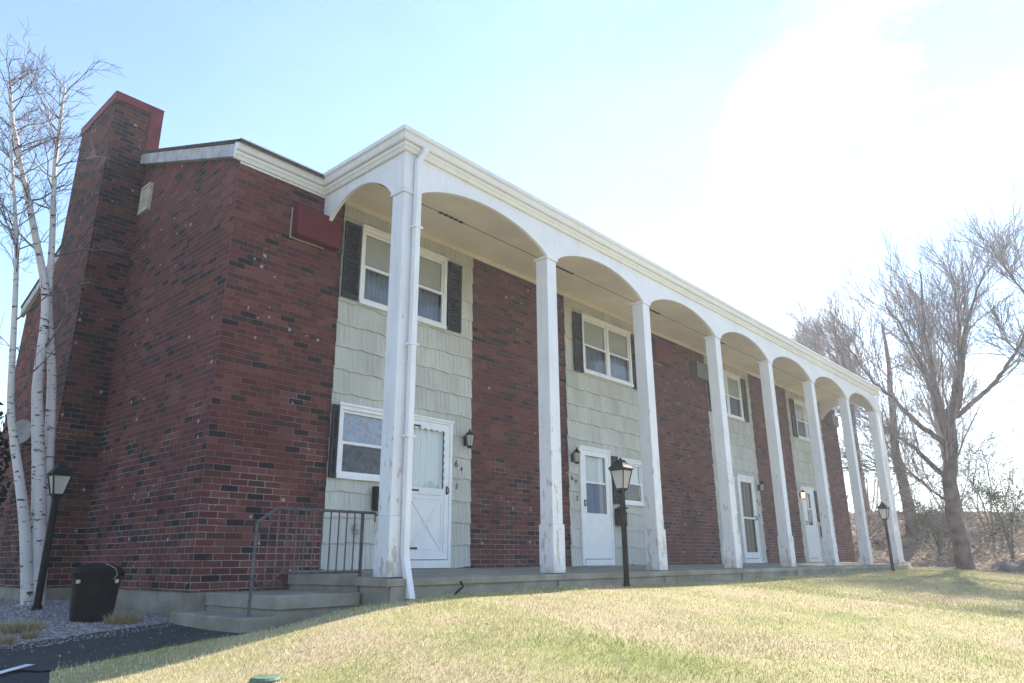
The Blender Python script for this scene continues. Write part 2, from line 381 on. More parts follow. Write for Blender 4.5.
def inside(q, P):
    c = False; n = len(P); j = n-1
    for i in range(n):
        if (P[i][1] > q[1]) != (P[j][1] > q[1]) and q[0] < (P[j][0]-P[i][0])*(q[1]-P[i][1])/(P[j][1]-P[i][1])+P[i][0]: c = not c
        j = i
    return c

t = NT('lawn_turf', .95, .05); g = t.new('ShaderNodeNewGeometry').outputs['Position']
c = t.ramp(t.noise(g, .7, 5, .6), [(.38, (.42, .33, .21)), (.52, (.38, .33, .17)), (.68, (.25, .26, .09))])
c = t.mix(.8, c, t.ramp(t.noise(g, 40, 3, .7), [(.3, .6), (.7, 1)]), 'MULTIPLY'); t.color(c); t.bump(t.noise(g, 45, 4, .7), .5, .02); M_['lawn'] = t.m
t = NT('dry_grass_blades', .8, .1); g = t.new('ShaderNodeNewGeometry'); pos, isl = g.outputs['Position'], g.outputs['Random Per Island']
gr = t.math('ADD', t.math('MULTIPLY', isl, .36), t.noise(pos, .8, 4, .6))
c = t.ramp(gr, [(.53, (.72, .61, .42)), (.68, (.66, .58, .33)), (.83, (.52, .51, .22)), (1.0, (.33, .40, .13))])
c = t.mix(.5, c, t.ramp(t.math('FRACT', t.math('MULTIPLY', isl, 37.7)), [(0, .55), (1, 1)]), 'MULTIPLY')
t.color(c); M_['blades'] = t.m
t = NT('asphalt', .9, .2); g = t.new('ShaderNodeNewGeometry').outputs['Position']
c = t.ramp(t.noise(g, 3, 5), [(.3, (.030, .031, .036)), (.7, (.050, .050, .055))])
c = t.mix(t.ramp(t.noise(g, 160, 2), [(.55, 0), (.7, .35)]), c, (.14, .14, .15)); t.color(c); vo = t.new('ShaderNodeTexVoronoi', feature='DISTANCE_TO_EDGE'); vo.inputs['Scale'].default_value = 1.1
wv = t.new('ShaderNodeVectorMath', operation='MULTIPLY_ADD'); nn = t.new('ShaderNodeTexNoise'); nn.inputs['Scale'].default_value = 5; t.l.new(g, nn.inputs['Vector']); t.l.new(nn.outputs['Color'], wv.inputs[0]); wv.inputs[1].default_value = (.35, .35, .1); t.l.new(g, wv.inputs[2]); t.l.new(wv.outputs[0], vo.inputs['Vector'])
c = t.mix(t.ramp(vo.outputs['Distance'], [(.0, .85), (.010, 0)]), c, (.012, .012, .013)); t.color(c)
t.bump(t.noise(g, 140, 3), .5, .006); M_['asphalt'] = t.m
t = NT('gravel', .95, .1); g = t.new('ShaderNodeNewGeometry').outputs['Position']
vo = t.new('ShaderNodeTexVoronoi'); vo.inputs['Scale'].default_value = 26; t.l.new(g, vo.inputs['Vector'])
sp_ = t.new('ShaderNodeSeparateColor'); t.l.new(vo.outputs['Color'], sp_.inputs[0])
c = t.ramp(sp_.outputs[0], [(0, (.17, .15, .15)), (.5, (.28, .25, .25)), (1, (.42, .39, .38))]); t.color(c)
t.bump(t.math('MULTIPLY', vo.outputs['Distance'], -1.0), 1, .03); M_['gravel'] = t.m
t = NT('stone_chips', .9, .15); g = t.new('ShaderNodeNewGeometry').outputs['Random Per Island']
t.color(t.ramp(g, [(0, (.16, .14, .14)), (.5, (.29, .26, .26)), (1, (.46, .43, .42))])); M_['chips'] = t.m
t = NT('leaf_litter_soil', .95, .05); g = t.new('ShaderNodeNewGeometry').outputs['Position']
c = t.ramp(t.noise(g, 5, 6, .7), [(.35, (.10, .078, .066)), (.5, (.25, .195, .155)), (.66, (.40, .32, .26))]); t.color(c); t.bump(t.noise(g, 9, 6, .7), 1, .12); M_['litter'] = t.m
t = NT('fallen_leaf', .9, .08); g = t.new('ShaderNodeNewGeometry').outputs['Random Per Island']
t.color(t.ramp(g, [(0, (.15, .115, .10)), (.4, (.33, .26, .21)), (.8, (.48, .39, .32)), (1, (.62, .54, .47))])); tl = t.new('ShaderNodeBsdfTranslucent'); tl.inputs[0].default_value = (.50, .40, .30, 1); ms = t.new('ShaderNodeMixShader'); ms.inputs[0].default_value = .4
t.l.new(t.b.outputs[0], ms.inputs[1]); t.l.new(tl.outputs[0], ms.inputs[2]); t.l.new(ms.outputs[0], t.n['Material Output'].inputs[0]); M_['leaf'] = t.m

# base ground out to the horizon
ax = np.unique(np.concatenate([-60-np.geomspace(1, 900, 14)[::-1], np.arange(-60, -12, 3.), np.arange(-12, 40, .5), np.arange(40, 90, 3.), 90+np.geomspace(1, 900, 14)]))
ay = np.unique(np.concatenate([-60-np.geomspace(1, 900, 14)[::-1], np.arange(-60, -14, 3.), np.arange(-14, 20, .5), np.arange(20, 70, 3.), 70+np.geomspace(1, 900, 14)]))
gx, gy = np.meshgrid(ax, ay); n0, n1 = gx.shape; gz = np.stack([h(gx[i], gy[i]) for i in range(n0)])
bx = (gx > -1.9) & (gx < 21) & (gy > 2.3) & (gy < 10.5); gz = gz-.02; gz[bx] -= .5
I = np.arange(n0*n1).reshape(n0, n1)
FQ = np.stack([I[:-1, :-1], I[:-1, 1:], I[1:, 1:], I[1:, :-1]], -1).reshape(-1, 4)
struct(arr_mesh('ground', np.c_[gx.ravel(), gy.ravel(), gz.ravel()-.03], FQ, 'lawn', smooth=True))
lawn_poly = [(-2.44, .11), (-2.9, .09), (-3.6, -.03), (-4.10, -.15), (-4.35, -1.0), (-4.75, -3.5), (-5.0, -5.2), (-4.7, -6.3), (-3.6, -7.4), (0, -9), (8, -12), (24, -12), (23, -5.5), (23.0, -2), (23.4, 1), (23.6, 4), (21.4, 4), (21.4, 1.6), (19.9, 1.6), (19.9, -.1), (-.8, -.1), (-.9, .18), (-2.0, .18)]
struct(sheet('lawn', lawn_poly, .22, 'lawn', .0))
path_poly = [(-2.1, .2), (-2.1, 1.72), (-2.5, 1.70), (-3.2, 1.60), (-4.1, 1.50), (-4.80, 1.46), (-4.165, -.13), (-4.05, -.16), (-3.6, -.06), (-2.9, .06), (-2.42, .08)]
def wobble(P, amp, st=.06):
    out = []
    for i in range(len(P)):
        a, b = Vector(P[i]), Vector(P[(i+1) % len(P)]); k = max(1, int((b-a).length/st))
        for j in range(k):
            q_ = a+(b-a)*j/k; out.append((q_.x, q_.y+amp*(2*float(vnoise(q_.x, q_.y, 7.0, 4))-1)+amp*.5*(2*float(vnoise(q_.x, q_.y, 23.0, 6))-1)))
    return out
struct(sheet('footpath', wobble(path_poly, .022), .18, 'asphalt', .012))
lot_poly = [(-4.55, 1.6), (-3.95, -.05), (-4.2, -1.0), (-4.6, -3.5), (-4.85, -5.2), (-4.55, -6.2), (-3.5, -7.3), (0, -8.9), (8, -12.2), (8, -22), (-22, -22), (-22, 1.6)]
struct(sheet('parking_lot', lot_poly, .3, 'asphalt', -.003))
gravel_poly = [(-2.25, 1.75), (-2.25, 5.3), (-2.86, 5.33), (-2.86, 7.05), (-2.25, 7.08), (-2.25, 11), (-7, 12), (-9, 8), (-9, 1.7), (-4.9, 1.48), (-4.1, 1.53), (-3.2, 1.63), (-2.5, 1.73)]
struct(sheet('gravel_bed', gravel_poly, .22, 'gravel', .004))
bank_poly = [(23.0, -14), (22.9, -5), (23.0, -2), (23.4, 1), (23.7, 5), (24, 14), (26, 30), (60, 45), (80, 0), (60, -30), (30, -26)]
struct(sheet('leafy_bank', bank_poly, .8, 'litter', .004))
# painted stall line
ln = MB(); p0, p1, w = Vector((-4.14, .19)), Vector((-7.0, -1.5)), .09
dd = (p1-p0).normalized(); nn_ = Vector((-dd.y, dd.x))*w/2; K = 14
for i in range(K):
    a, b = p0+(p1-p0)*i/K, p0+(p1-p0)*(i+1)/K; q = [a+nn_, b+nn_, b-nn_, a-nn_]
    ln.quad(*[(v.x, v.y, float(h(v.x, v.y))+.020) for v in q])
M_['linepaint'] = plain('line_paint', (.70, .72, .74), .7, .2, var=.12, scale=14)
struct(ln.build('painted_line', 'linepaint'))

# grass blades: one uncountable mass
def blades(name, N, xr, yr, hmin, hmax, wmin, dens=None, mat='blades'):
    x = rng.uniform(*xr, N); y = rng.uniform(*yr, N); keep = np.ones(N, bool)
    if dens is not None: keep &= rng.random(N) < dens(x, y)
    Pl = np.array(lawn_poly); ins = np.zeros(N, bool); j = len(Pl)-1
    for i in range(len(Pl)):
        c_ = (Pl[i, 1] > y) != (Pl[j, 1] > y); xx = (Pl[j, 0]-Pl[i, 0])*(y-Pl[i, 1])/(Pl[j, 1]-Pl[i, 1]+1e-12)+Pl[i, 0]; ins ^= c_ & (x < xx); j = i
    keep &= ins; x, y = x[keep], y[keep]; n = len(x); z = np.concatenate([h(x[i:i+20000], y[i:i+20000]) for i in range(0, n, 20000)])
    hh = rng.uniform(hmin, hmax, n)*(0.35+.8*vnoise(x, y, 1.3, 8)+.6*vnoise(x, y, 5.5, 9)); a = rng.uniform(0, 2*np.pi, n); w = wmin*rng.uniform(.7, 1.4, n)
    le = rng.uniform(.1, 1.1, n)*hh; la = rng.uniform(0, 2*np.pi, n)
    V = np.empty((n, 3, 3)); V[:, 0] = np.c_[x-np.cos(a)*w, y-np.sin(a)*w, z-.004]; V[:, 1] = np.c_[x+np.cos(a)*w, y+np.sin(a)*w, z-.004]
    V[:, 2] = np.c_[x+np.cos(la)*le, y+np.sin(la)*le, z+hh]
    return V.reshape(-1, 3)
def dn(x, y):
    d = np.hypot(x+6.18, y+6.79); return np.clip((5.0/np.maximum(d, 3.0))**1.6, .05, 1)
VA = np.concatenate([blades('', 420000, (-5, 9), (-9, .2), .011, .030, .0026, dn), blades('', 26000, (-5, 9), (-9, .2), .028, .055, .0030, dn), blades('', 160000, (6, 24), (-9, 2), .015, .04, .006, lambda x, y: x*0+.7)])
struct(arr_mesh('grass', VA, np.arange(len(VA)).reshape(-1, 3), 'blades'), 'stuff')

# ------------------------------------------------------------------ the building
D = 1.74; XL, XR, YB = -2.21, 21.25, 11.2; ZC = 5.48
COLX = [-.72, 2.25, 5.12, 8.07, 10.88, 13.76, 16.64, 19.52]
B = empty('apartment_building', (9.5, D, -.3), 'two storey red brick apartment building with a white arched colonnade and tall side chimney', 'apartment building')
BR = [(XL, -.5, -.17), (2.28, 4.95, .0), (7.95, 11.05, .0), (13.76, 16.55, .0), (19.5, XR, .0)]
SD = [(-.5, 2.28), (4.95, 7.95), (11.05, 13.76), (16.55, 19.5)]
for i, (a, b, z0) in enumerate(BR):
    m = MB()
    if i == 0: m.box(a, b, D, D+.3, -.19, ZC+.12)
    else: m.box(a, b, D, D+.3, -.02, ZC+.12)
    m.build('brick_wall', 'brick', B, uv=True)
ridge_y, ridge_z, eave_z, sl_ = 6.45, 7.50, 5.60, .374
for X0, X1 in ((XL, XL+.3), (XR-.3, XR)):
    gp = [(D+.3, -.19), (YB, -.19), (YB, 5.62), (ridge_y, 7.36), (D+.3, 5.60)]
    MB().prism(gp, X0, X1, 'x').build('brick_wall', 'brick', B, uv=True)
MB().box(XL+.3, XR-.3, YB-.3, YB, -.19, 5.6).build('brick_wall', 'brick', B, uv=True)
for bx0 in ((XL+.015, XL+.31, D+.30, YB-.02), (XL+.012, -.95, D+.012, D+.299), (XR-.31, XR-.015, D+.30, YB-.02), (19.81, XR-.012, D+.012, D+.299)):
    MB().box(*bx0, -1.0, -.1925).build('foundation', 'concrete', B)
# brick soffit of corner piece above foundation handled by walls
# chimney
ch = MB(); ch.box(-2.83, XL-.002, 5.36, 7.02, -.19, 7.0); ch.box(-2.83, -2.07, 5.358, 7.022, 7.0, 7.82)
CH = ch.build('chimney', 'sooty', B, uv=True)
cap = MB(); cap.box(-2.855, -2.045, 5.335, 7.045, 7.82, 7.96); cap.box(-2.26, -2.045, 5.335, 5.357, 6.95, 7.818); cap.box(-2.068, -2.045, 5.36, 7.04, 6.95, 7.818)
cap.box(-2.860, -2.040, 5.328, 7.052, 7.955, 7.972)
for xs_ in (-2.60, -2.32): cap.box(xs_, xs_+.008, 5.330, 5.3345, 7.825, 7.953)
cap.build('cap_flashing', 'redcap', CH)
MB().box(-2.80, XL-.002, 5.38, 7.0, -1.0, -.193).build('chimney_footing', 'concrete', CH)
# roof
rf = MB(); th = .05
def zr(y): return 5.575+sl_*(min(y, 2*ridge_y-y)-1.57)
yb2 = 2*ridge_y-1.57+.0
rp1 = [(1.56, zr(1.57)), (ridge_y, zr(ridge_y)), (yb2, zr(yb2)), (yb2, zr(yb2)+th), (ridge_y, zr(ridge_y)+th), (1.56, zr(1.57)+th)]
def roofpiece(x0, x1):
    rf.prism([rp1[0], rp1[1], rp1[4], rp1[5]], x0, x1, 'x'); rf.prism([rp1[1], rp1[2], rp1[3], rp1[4]], x0, x1, 'x')
roofpiece(-2.315, 21.36)
RF = rf.build('roof', 'roof', B)
MB().prism([(-.28, 5.625), (1.9, 5.625), (1.9, 5.65), (-.28, 5.65)], -.86, 19.66, 'x').build('porch_roof', 'roof', B)
for X0, X1 in ((-2.295, -2.215), (21.255, 21.34)):
    rk = MB()
    for ya, yb_ in ((D+.001, 5.33), (5.33, ridge_y), (ridge_y, yb2)):
        rk.prism([(ya, zr(ya)-.20), (yb_, zr(yb_)-.20), (yb_, zr(yb_)-.004), (ya, zr(ya)-.004)], X0, X1, 'x')
    rk.build('rake_board', 'rake', B)
# eave gutter and cornice, mitred round the porch
path = [(-2.315, D), (-.85, D), (-.85, -.13), (19.65, -.13), (19.65, D), (21.355, D)]
MB().sweep(path, [(.0, 5.395), (.035, 5.395), (.055, 5.44), (.07, 5.452), (.07, 5.50), (.0, 5.50)]).build('cornice_moulding', 'trim', B)
MB().sweep(path, [(.0, 5.503), (.10, 5.503), (.115, 5.52), (.135, 5.58), (.165, 5.60), (.165, 5.655), (.0, 5.653)]).build('gutter', 'white', B)
MB().box(XL, -.86, D-.02, D-.002, 5.36, 5.39).build('frieze_board', 'trim', B)
# ceiling
cl = MB().box(-.84, 19.64, -.12, D-.002, ZC, ZC+.03).build('porch_ceiling', 'ceiling', B)
cs = MB()
cs.box(-.7, 19.5, .955, .967, ZC-.006, ZC-.001)
cs.build('ceiling_joint', 'acdark', B)
vm = MB()
for i in range(5):
    vm.box(-.0+.0+i*.11, .075+i*.11, 0, .05, ZC-.014, ZC-.002)
for k, x in enumerate((.75, 3.75, 7.0, 10.2, 13.2, 16.2)):
    o = bpy.data.objects.new('soffit_vent', None) if False else None
    q = MB(); q.v = [(a+x, b+.93, c_) for a, b, c_ in vm.v]; q.f = list(vm.f); q.build('soffit_vent', 'black', B)
# arch boards (front and the two returns)
def arch_poly(a, b, zs, zc, ztop, n=22, p=.80):
    m_, w_ = (a+b)/2, (b-a)/2
    return [(m_+w_*(-1+2*i/n), zs+(zc-zs)*max(0, 1-(-1+2*i/n)**2)**p) for i in range(n+1)]
fr = MB(); YF0, YF1 = -.13, .05
def strip(mb, pts, ztop, f):
    for (a, za), (b, zb) in zip(pts[:-1], pts[1:]):
        for q in (YF0, YF1): pass
    return mb
def arch_board(mb, prof, ztop, t0, t1, axis):
    """closed solid: prof along bottom, flat top"""
    poly = prof+[(prof[-1][0], ztop), (prof[0][0], ztop)]
    n = len(mb.v); k = len(prof)
    def P(u, z, tt): return (u, tt, z) if axis == 'y' else (tt, u, z)
    for tt in (t0, t1):
        for u, z in prof: mb.v.append(P(u, z, tt))
        for u, z in prof: mb.v.append(P(u, ztop, tt))
    for s_ in range(k-1):
        for o_ in (0, 2*k): mb.f.append((n+o_+s_, n+o_+s_+1, n+o_+k+s_+1, n+o_+k+s_))
        mb.f.append((n+s_, n+s_+1, n+2*k+s_+1, n+2*k+s_)); mb.f.append((n+k+s_, n+k+s_+1, n+3*k+s_+1, n+3*k+s_))
    for s_ in (0, k-1): mb.f.append((n+s_, n+k+s_, n+3*k+s_, n+2*k+s_))
prof = [(-.85, 4.86)]
for a, b in zip(COLX[:-1], COLX[1:]): prof += arch_poly(a+.125, b-.125, 4.84, 5.19, 5.4)
prof += [(19.65, 4.86)]
arch_board(fr, prof, 5.478, -.13, -.075, 'y')
fr.build('arch_board', 'white', B)
for xa, xb_ in ((-.85, -.795), (19.595, 19.65)):
    q = MB(); pr = [(-.074, 4.86)]+arch_poly(.13, 1.66, 4.84, 5.25, 5.4)+[(D-.003, 4.80)]
    arch_board(q, pr, 5.478, xa, xb_, 'x'); q.build('arch_board', 'white', B)
# columns
def column_mesh():
    base = MB().box(-.13, .13, -.13, .13, -.035, .64).build('column_base', 'column', None, bevel=.006)
    return base
cb_ = []
for i, x in enumerate(COLX):
    s_ = MB().box(x-.118, x+.118, -.118, .118, .64, 4.80).build('column', 'column', B, bevel=.005) if i == 0 else None
    if i == 0:
        proto = s_
        for nm, a, z0, z1 in (('column_base', .135, -.04, .638), ('column_capital', .142, 4.80, 4.845)):
            MB().box(x-a, x+a, -a, a, z0, z1).build(nm, 'column', proto, bevel=.006)
    else:
        c_ = proto.copy(); COL.objects.link(c_); c_.parent = B; c_.location = (x-COLX[0], 0, 0)
        for chd in list(proto.children): d_ = chd.copy(); COL.objects.link(d_); d_.parent = c_
# porch slab
ps = MB(); ps.prism([(D-.001, .03), (-.27, -.055), (-.27, -.135), (D-.001, -.135)], -.96, 19.80, 'x')
ps.build('porch_slab', 'concrete', B, bevel=.008)
MB().box(-.93, 19.77, -.235, D-.003, -1.0, -.137).build('porch_footing', 'concrete', B)
for x in COLX: MB().box(x-.19, x+.19, -.262, -.236, -.9, -.139).build('pier_facing', 'concrete', B)
st = MB(); st.box(-2.02, -.965, .2, D-.003, -.34, -.20); LS = st.build('landing', 'concrete', B, bevel=.01)
MB().box(-1.99, -.966, .24, D-.004, -1.0, -.342).build('landing_footing', 'concrete', LS)
MB().box(-2.42, -2.03, .12, D-.04, -.8, -.39).build('step', 'concrete', B, bevel=.012)
# siding of wide shingles with rippled lower edges
OPEN = {}
def window(x0, x1, z0, z1, units, upper, lower, low=False):
    fmx = MB(); c = .055
    y0 = D-.06; y1 = D+.03
    fmx.box(x0, x1, y0, y1, z1-.075, z1); fmx.box(x0, x1, y0-.02, y1, z0, z0+.06); fmx.box(x0, x0+c, y0, y1, z0+.0605, z1-.0755); fmx.box(x1-c, x1, y0, y1, z0+.0605, z1-.0755)
    fmx.box(x0-.015, x1+.015, y0-.025, y0-.001, z1-.02, z1+.015)
    W = fmx.build('window', 'vinyl', B)
    n = units; iw = (x1-x0-2*c-(n-1)*.07)/n; zm = (z0+z1)/2-.02
    if n == 2: MB().box(x0+c+iw, x0+c+iw+.07, y0+.002, y1, z0+.0605, z1-.0755).build('mullion', 'vinyl', W)
    for k in range(n):
        a = x0+c+k*(iw+.07); b = a+iw
        for (s0, s1, yy) in ((zm-.02, z1-.076, y0+.035), (z0+.061, zm+.02, y0+.012)):
            q = MB(); f_ = .04
            q.box(a+.001, b-.001, yy, yy+.022, s1-f_, s1); q.box(a+.001, b-.001, yy, yy+.022, s0, s0+f_)
            q.box(a+.001, a+f_, yy, yy+.022, s0+f_, s1-f_); q.box(b-f_, b-.001, yy, yy+.022, s0+f_, s1-f_)
            q.build('sash', 'vinyl', W)
            MB().box(a+f_, b-f_, yy+.009, yy+.012, s0+f_, s1-f_).build('pane', 'glass', W)
        MB().box(a+.001, b-.001, D+.012, D+.016, zm+.005, z1-.08).build('blind', upper, W)
        n_ = 40; cv = MB()
        for i in range(n_):
            xa, xb__ = a+.002+(iw-.004)*i/n_, a+.002+(iw-.004)*(i+1)/n_
            ya = D+.06+.012*math.sin(i*1.3); yb__ = D+.06+.012*math.sin((i+1)*1.3)
            cv.quad((xa, ya, z0+.06), (xb__, yb__, z0+.06), (xb__, yb__, zm+.03), (xa, ya, zm+.03))
        cv.build('curtain', lower, W)
    MB().box(x0+.02, x1-.02, D+.20, D+.22, z0, z1).build('room_behind', 'room', W)
    OPEN.setdefault('o', []).append((x0+.02, x1-.02, z0+.02, z1-.02))
    return W
def shutter(x0, x1, z0, z1):
    q = MB(); y = D-.075; y1 = D-.04; f_ = .035
    q.box(x0, x0+f_, y, y1, z0, z1); q.box(x1-f_, x1, y, y1, z0, z1)
    for za, zb in ((z0, z0+.06), (z1-.06, z1), ((z0+z1)/2-.03, (z0+z1)/2+.03)): q.box(x0+f_, x1-f_, y+.001, y1, za, zb)
    nl = int((z1-z0)/.05)
    for i in range(nl):
        za = z0+.05+i*(z1-z0-.1)/nl
        q.prism([(y+.028, za), (y+.008, za+.006), (y+.014, za+.03), (y+.032, za+.034)], x0+f_, x1-f_, 'x')
    q.box(x0+.01, x1-.01, y1-.004, y1-.001, z0+.01, z1-.01)
    q.build('shutter', 'shutter', B)
UP = (3.86, 5.15)
window(-.17, 1.62, *UP, 2, 'shade', 'screen'); shutter(-.485, -.20, 3.89, 5.11); shutter(1.65, 1.96, 3.88, 5.12)
window(5.51, 7.38, *UP, 2, 'shade', 'screen'); shutter(5.20, 5.49, 3.84, 5.12); shutter(7.40, 7.68, 3.84, 5.13)
window(11.36, 13.12, *UP, 2, 'shade', 'screen'); shutter(11.07, 11.34, 3.86, 5.12); shutter(13.15, 13.44, 3.88, 5.12)
window(17.12, 18.92, *UP, 2, 'shade', 'screen'); shutter(16.75, 17.09, 3.88, 5.12); shutter(18.95, 19.26, 3.88, 5.12)
window(-.38, .60, 1.24, 2.29, 1, 'pattern', 'patterndark'); shutter(-.498, -.39, 1.24, 2.26)
window(6.62, 7.57, 1.24, 2.20, 1, 'lace', 'patterndark'); shutter(6.40, 6.60, 1.24, 2.22); shutter(7.59, 7.75, 1.24, 2.20)
window(11.18, 12.10, 1.28, 2.20, 1, 'screen', 'patterndark')
window(18.18, 19.10, 1.26, 2.24, 1, 'shade', 'patterndark'); shutter(17.90, 18.16, 1.26, 2.24)
def ring(mb, x0, x1, z0, z1, y0, y1, w, wt=None, wb=None):
    wt = w if wt is None else wt; wb = w if wb is None else wb
    mb.box(x0, x1, y0, y1, z1-wt, z1); mb.box(x0, x1, y0, y1, z0, z0+wb)
    mb.box(x0, x0+w, y0, y1, z0+wb, z1-wt); mb.box(x1-w, x1, y0, y1, z0+wb, z1-wt)
def door(x0, x1, kind, label=None):
    z0, z1 = .16, 2.31
    q = MB(); y0 = D-.06; y1 = D+.02
    q.box(x0, x0+.06, y0, y1, .04, z1); q.box(x1-.06, x1, y0, y1, .04, z1); q.box(x0+.0605, x1-.0605, y0, y1, z1-.06, z1)
    q.box(x0+.0605, x1-.0605, y0-.02, y1, .035, z0-.012)
    q.box(x0-.012, x1+.012, y0-.02, y0-.001, z1-.02, z1+.012)
    Dr = q.build('door', 'vinyl', B)
    a, b = x0+.065, x1-.065; ya, yb_ = y0+.008, y0+.038
    s = MB()
    glass = []
    if kind == 'cross':
        ring(s, a, b, z0, z1-.065, ya, yb_, .09, .10, .10); s.box(a+.09, b-.09, ya, yb_, 1.12, 1.22)
        s.box(a+.0905, b-.0905, ya+.014, yb_-.004, z0+.10, 1.12)
        gz0, gz1 = 1.22, z1-.165; glass = [(a+.09, b-.09, gz0, gz1)]
        xa, xb_ = a+.13, b-.13; za, zb = z0+.14, 1.07
        ring(s, xa, xb_, za, zb, ya+.006, ya+.0135, .02)
        for p, r_ in (((xa, za), (xb_, zb)), ((xa, zb), (xb_, za))):
            dx, dz = r_[0]-p[0], r_[1]-p[1]; L_ = math.hypot(dx, dz); nx, nz_ = -dz/L_*.02, dx/L_*.02
            s.prism([(p[0]+nx, p[1]+nz_), (p[0]-nx, p[1]-nz_), (r_[0]-nx, r_[1]-nz_), (r_[0]+nx, r_[1]+nz_)], ya+.004 if p[1] < r_[1] else ya+.003, ya+.0132, 'y')
        # scalloped head and foot of the glazing
        for i in range(6):
            w_ = (b-a-.18)/6; cx = a+.09+w_*(i+.5)
            poly = [(cx-w_/2, gz1+.001)]+[(cx-w_/2+w_*k/8, gz1-.035+.03*abs(math.sin(math.pi*k/8))) for k in range(9)]+[(cx+w_/2, gz1+.001)]
            s.prism(poly, ya+.003, ya+.012, 'y')
        for i in range(8):
            w_ = (gz1-gz0)/8; cz = gz0+w_*(i+.5)
            poly = [(b-.089, cz-w_/2)]+[(b-.12+.022*abs(math.sin(math.pi*k/8)), cz-w_/2+w_*k/8) for k in range(9)]+[(b-.089, cz+w_/2)]
            s.prism(poly, ya+.0035, ya+.0125, 'y')
        cur = 'lace'
    elif kind == 'half':
        ring(s, a, b, z0, z1-.065, ya, yb_, .12, .10, .10); s.box(a+.12, b-.12, ya+.001, yb_, z0+.10, 1.02)
        s.box(a+.12, b-.12, ya+.006, yb_, 1.60, 1.635); glass = [(a+.12, b-.12, 1.02, z1-.165)]; cur = 'lace'
    elif kind == 'full':
        ring(s, a, b, z0, z1-.065, ya, yb_, .10, .10, .15); s.box(a+.10, b-.10, ya+.001, yb_, 1.17, 1.215); glass = [(a+.10, b-.10, z0+.15, z1-.165)]; cur = 'woodin'
    else:
        ring(s, a, b, z0, z1-.065, ya, yb_, .26, .12, .10); s.box(a+.26, b-.26, ya+.001, yb_, z0+.10, 1.14); s.box(a+.26, b-.26, ya+.006, yb_, 1.62, 1.66); glass = [(a+.26, b-.26, 1.14, z1-.185)]; cur = 'lace'
    S = s.build('storm_door', 'vinyl', Dr, bevel=0)
    for g_ in glass:
        MB().box(g_[0], g_[1], ya+.016, ya+.019, g_[2], g_[3]).build('door_glass', 'glass', Dr)
        n_ = 30; cv = MB(); zs = g_[2]
        if kind in ('half', 'plain'): zs = 1.62
        for i in range(n_):
            xa, xb__ = g_[0]+(g_[1]-g_[0])*i/n_, g_[0]+(g_[1]-g_[0])*(i+1)/n_
            yy, y2 = D+.02+.008*math.sin(i*1.4), D+.02+.008*math.sin((i+1)*1.4)
            cv.quad((xa, yy, zs), (xb__, y2, zs), (xb__, y2, g_[3]), (xa, yy, g_[3]))
        cv.build('door_curtain', cur, Dr)
        if zs != g_[2]: MB().box(g_[0], g_[1], D+.035, D+.04, g_[2], zs+.02).build('door_curtain', 'bluecurtain', Dr)
    MB().box(x0+.05, x1-.05, D+.055, D+.06, .1, z1-.05).build('room_behind', 'room', Dr)
    hs = MB()
    hx = b-.045 if kind == 'cross' or kind == 'full' else a+.05
    hs.box(hx-.012, hx+.012, ya-.012, ya, 1.14, 1.27); hs.tube([(hx, ya-.01, 1.25), (hx, ya-.05, 1.24), (hx, ya-.055, 1.17), (hx, ya-.012, 1.15)], .009, 6)
    hs.build('door_handle', 'black', Dr)
    if kind == 'cross':
        for z in (2.16, 1.17, .32):
            hq = MB(); hq.box(a+.0, a+.05, ya-.01, ya-.001, z-.03, z+.03); hq.box(a+.05, a+.26, ya-.008, ya-.001, z-.012, z+.012); hq.lathe((a+.27, ya-.006), [(.001, z-.02), (.018, z), (.001, z+.02)], 8)
            hq.build('strap_hinge', 'black', Dr)
    OPEN.setdefault('o', []).append((x0+.02, x1-.02, 0, z1-.02))
door(.78, 1.82, 'cross'); door(5.27, 6.33, 'half'); door(12.31, 13.34, 'full'); door(16.80, 17.85, 'plain')
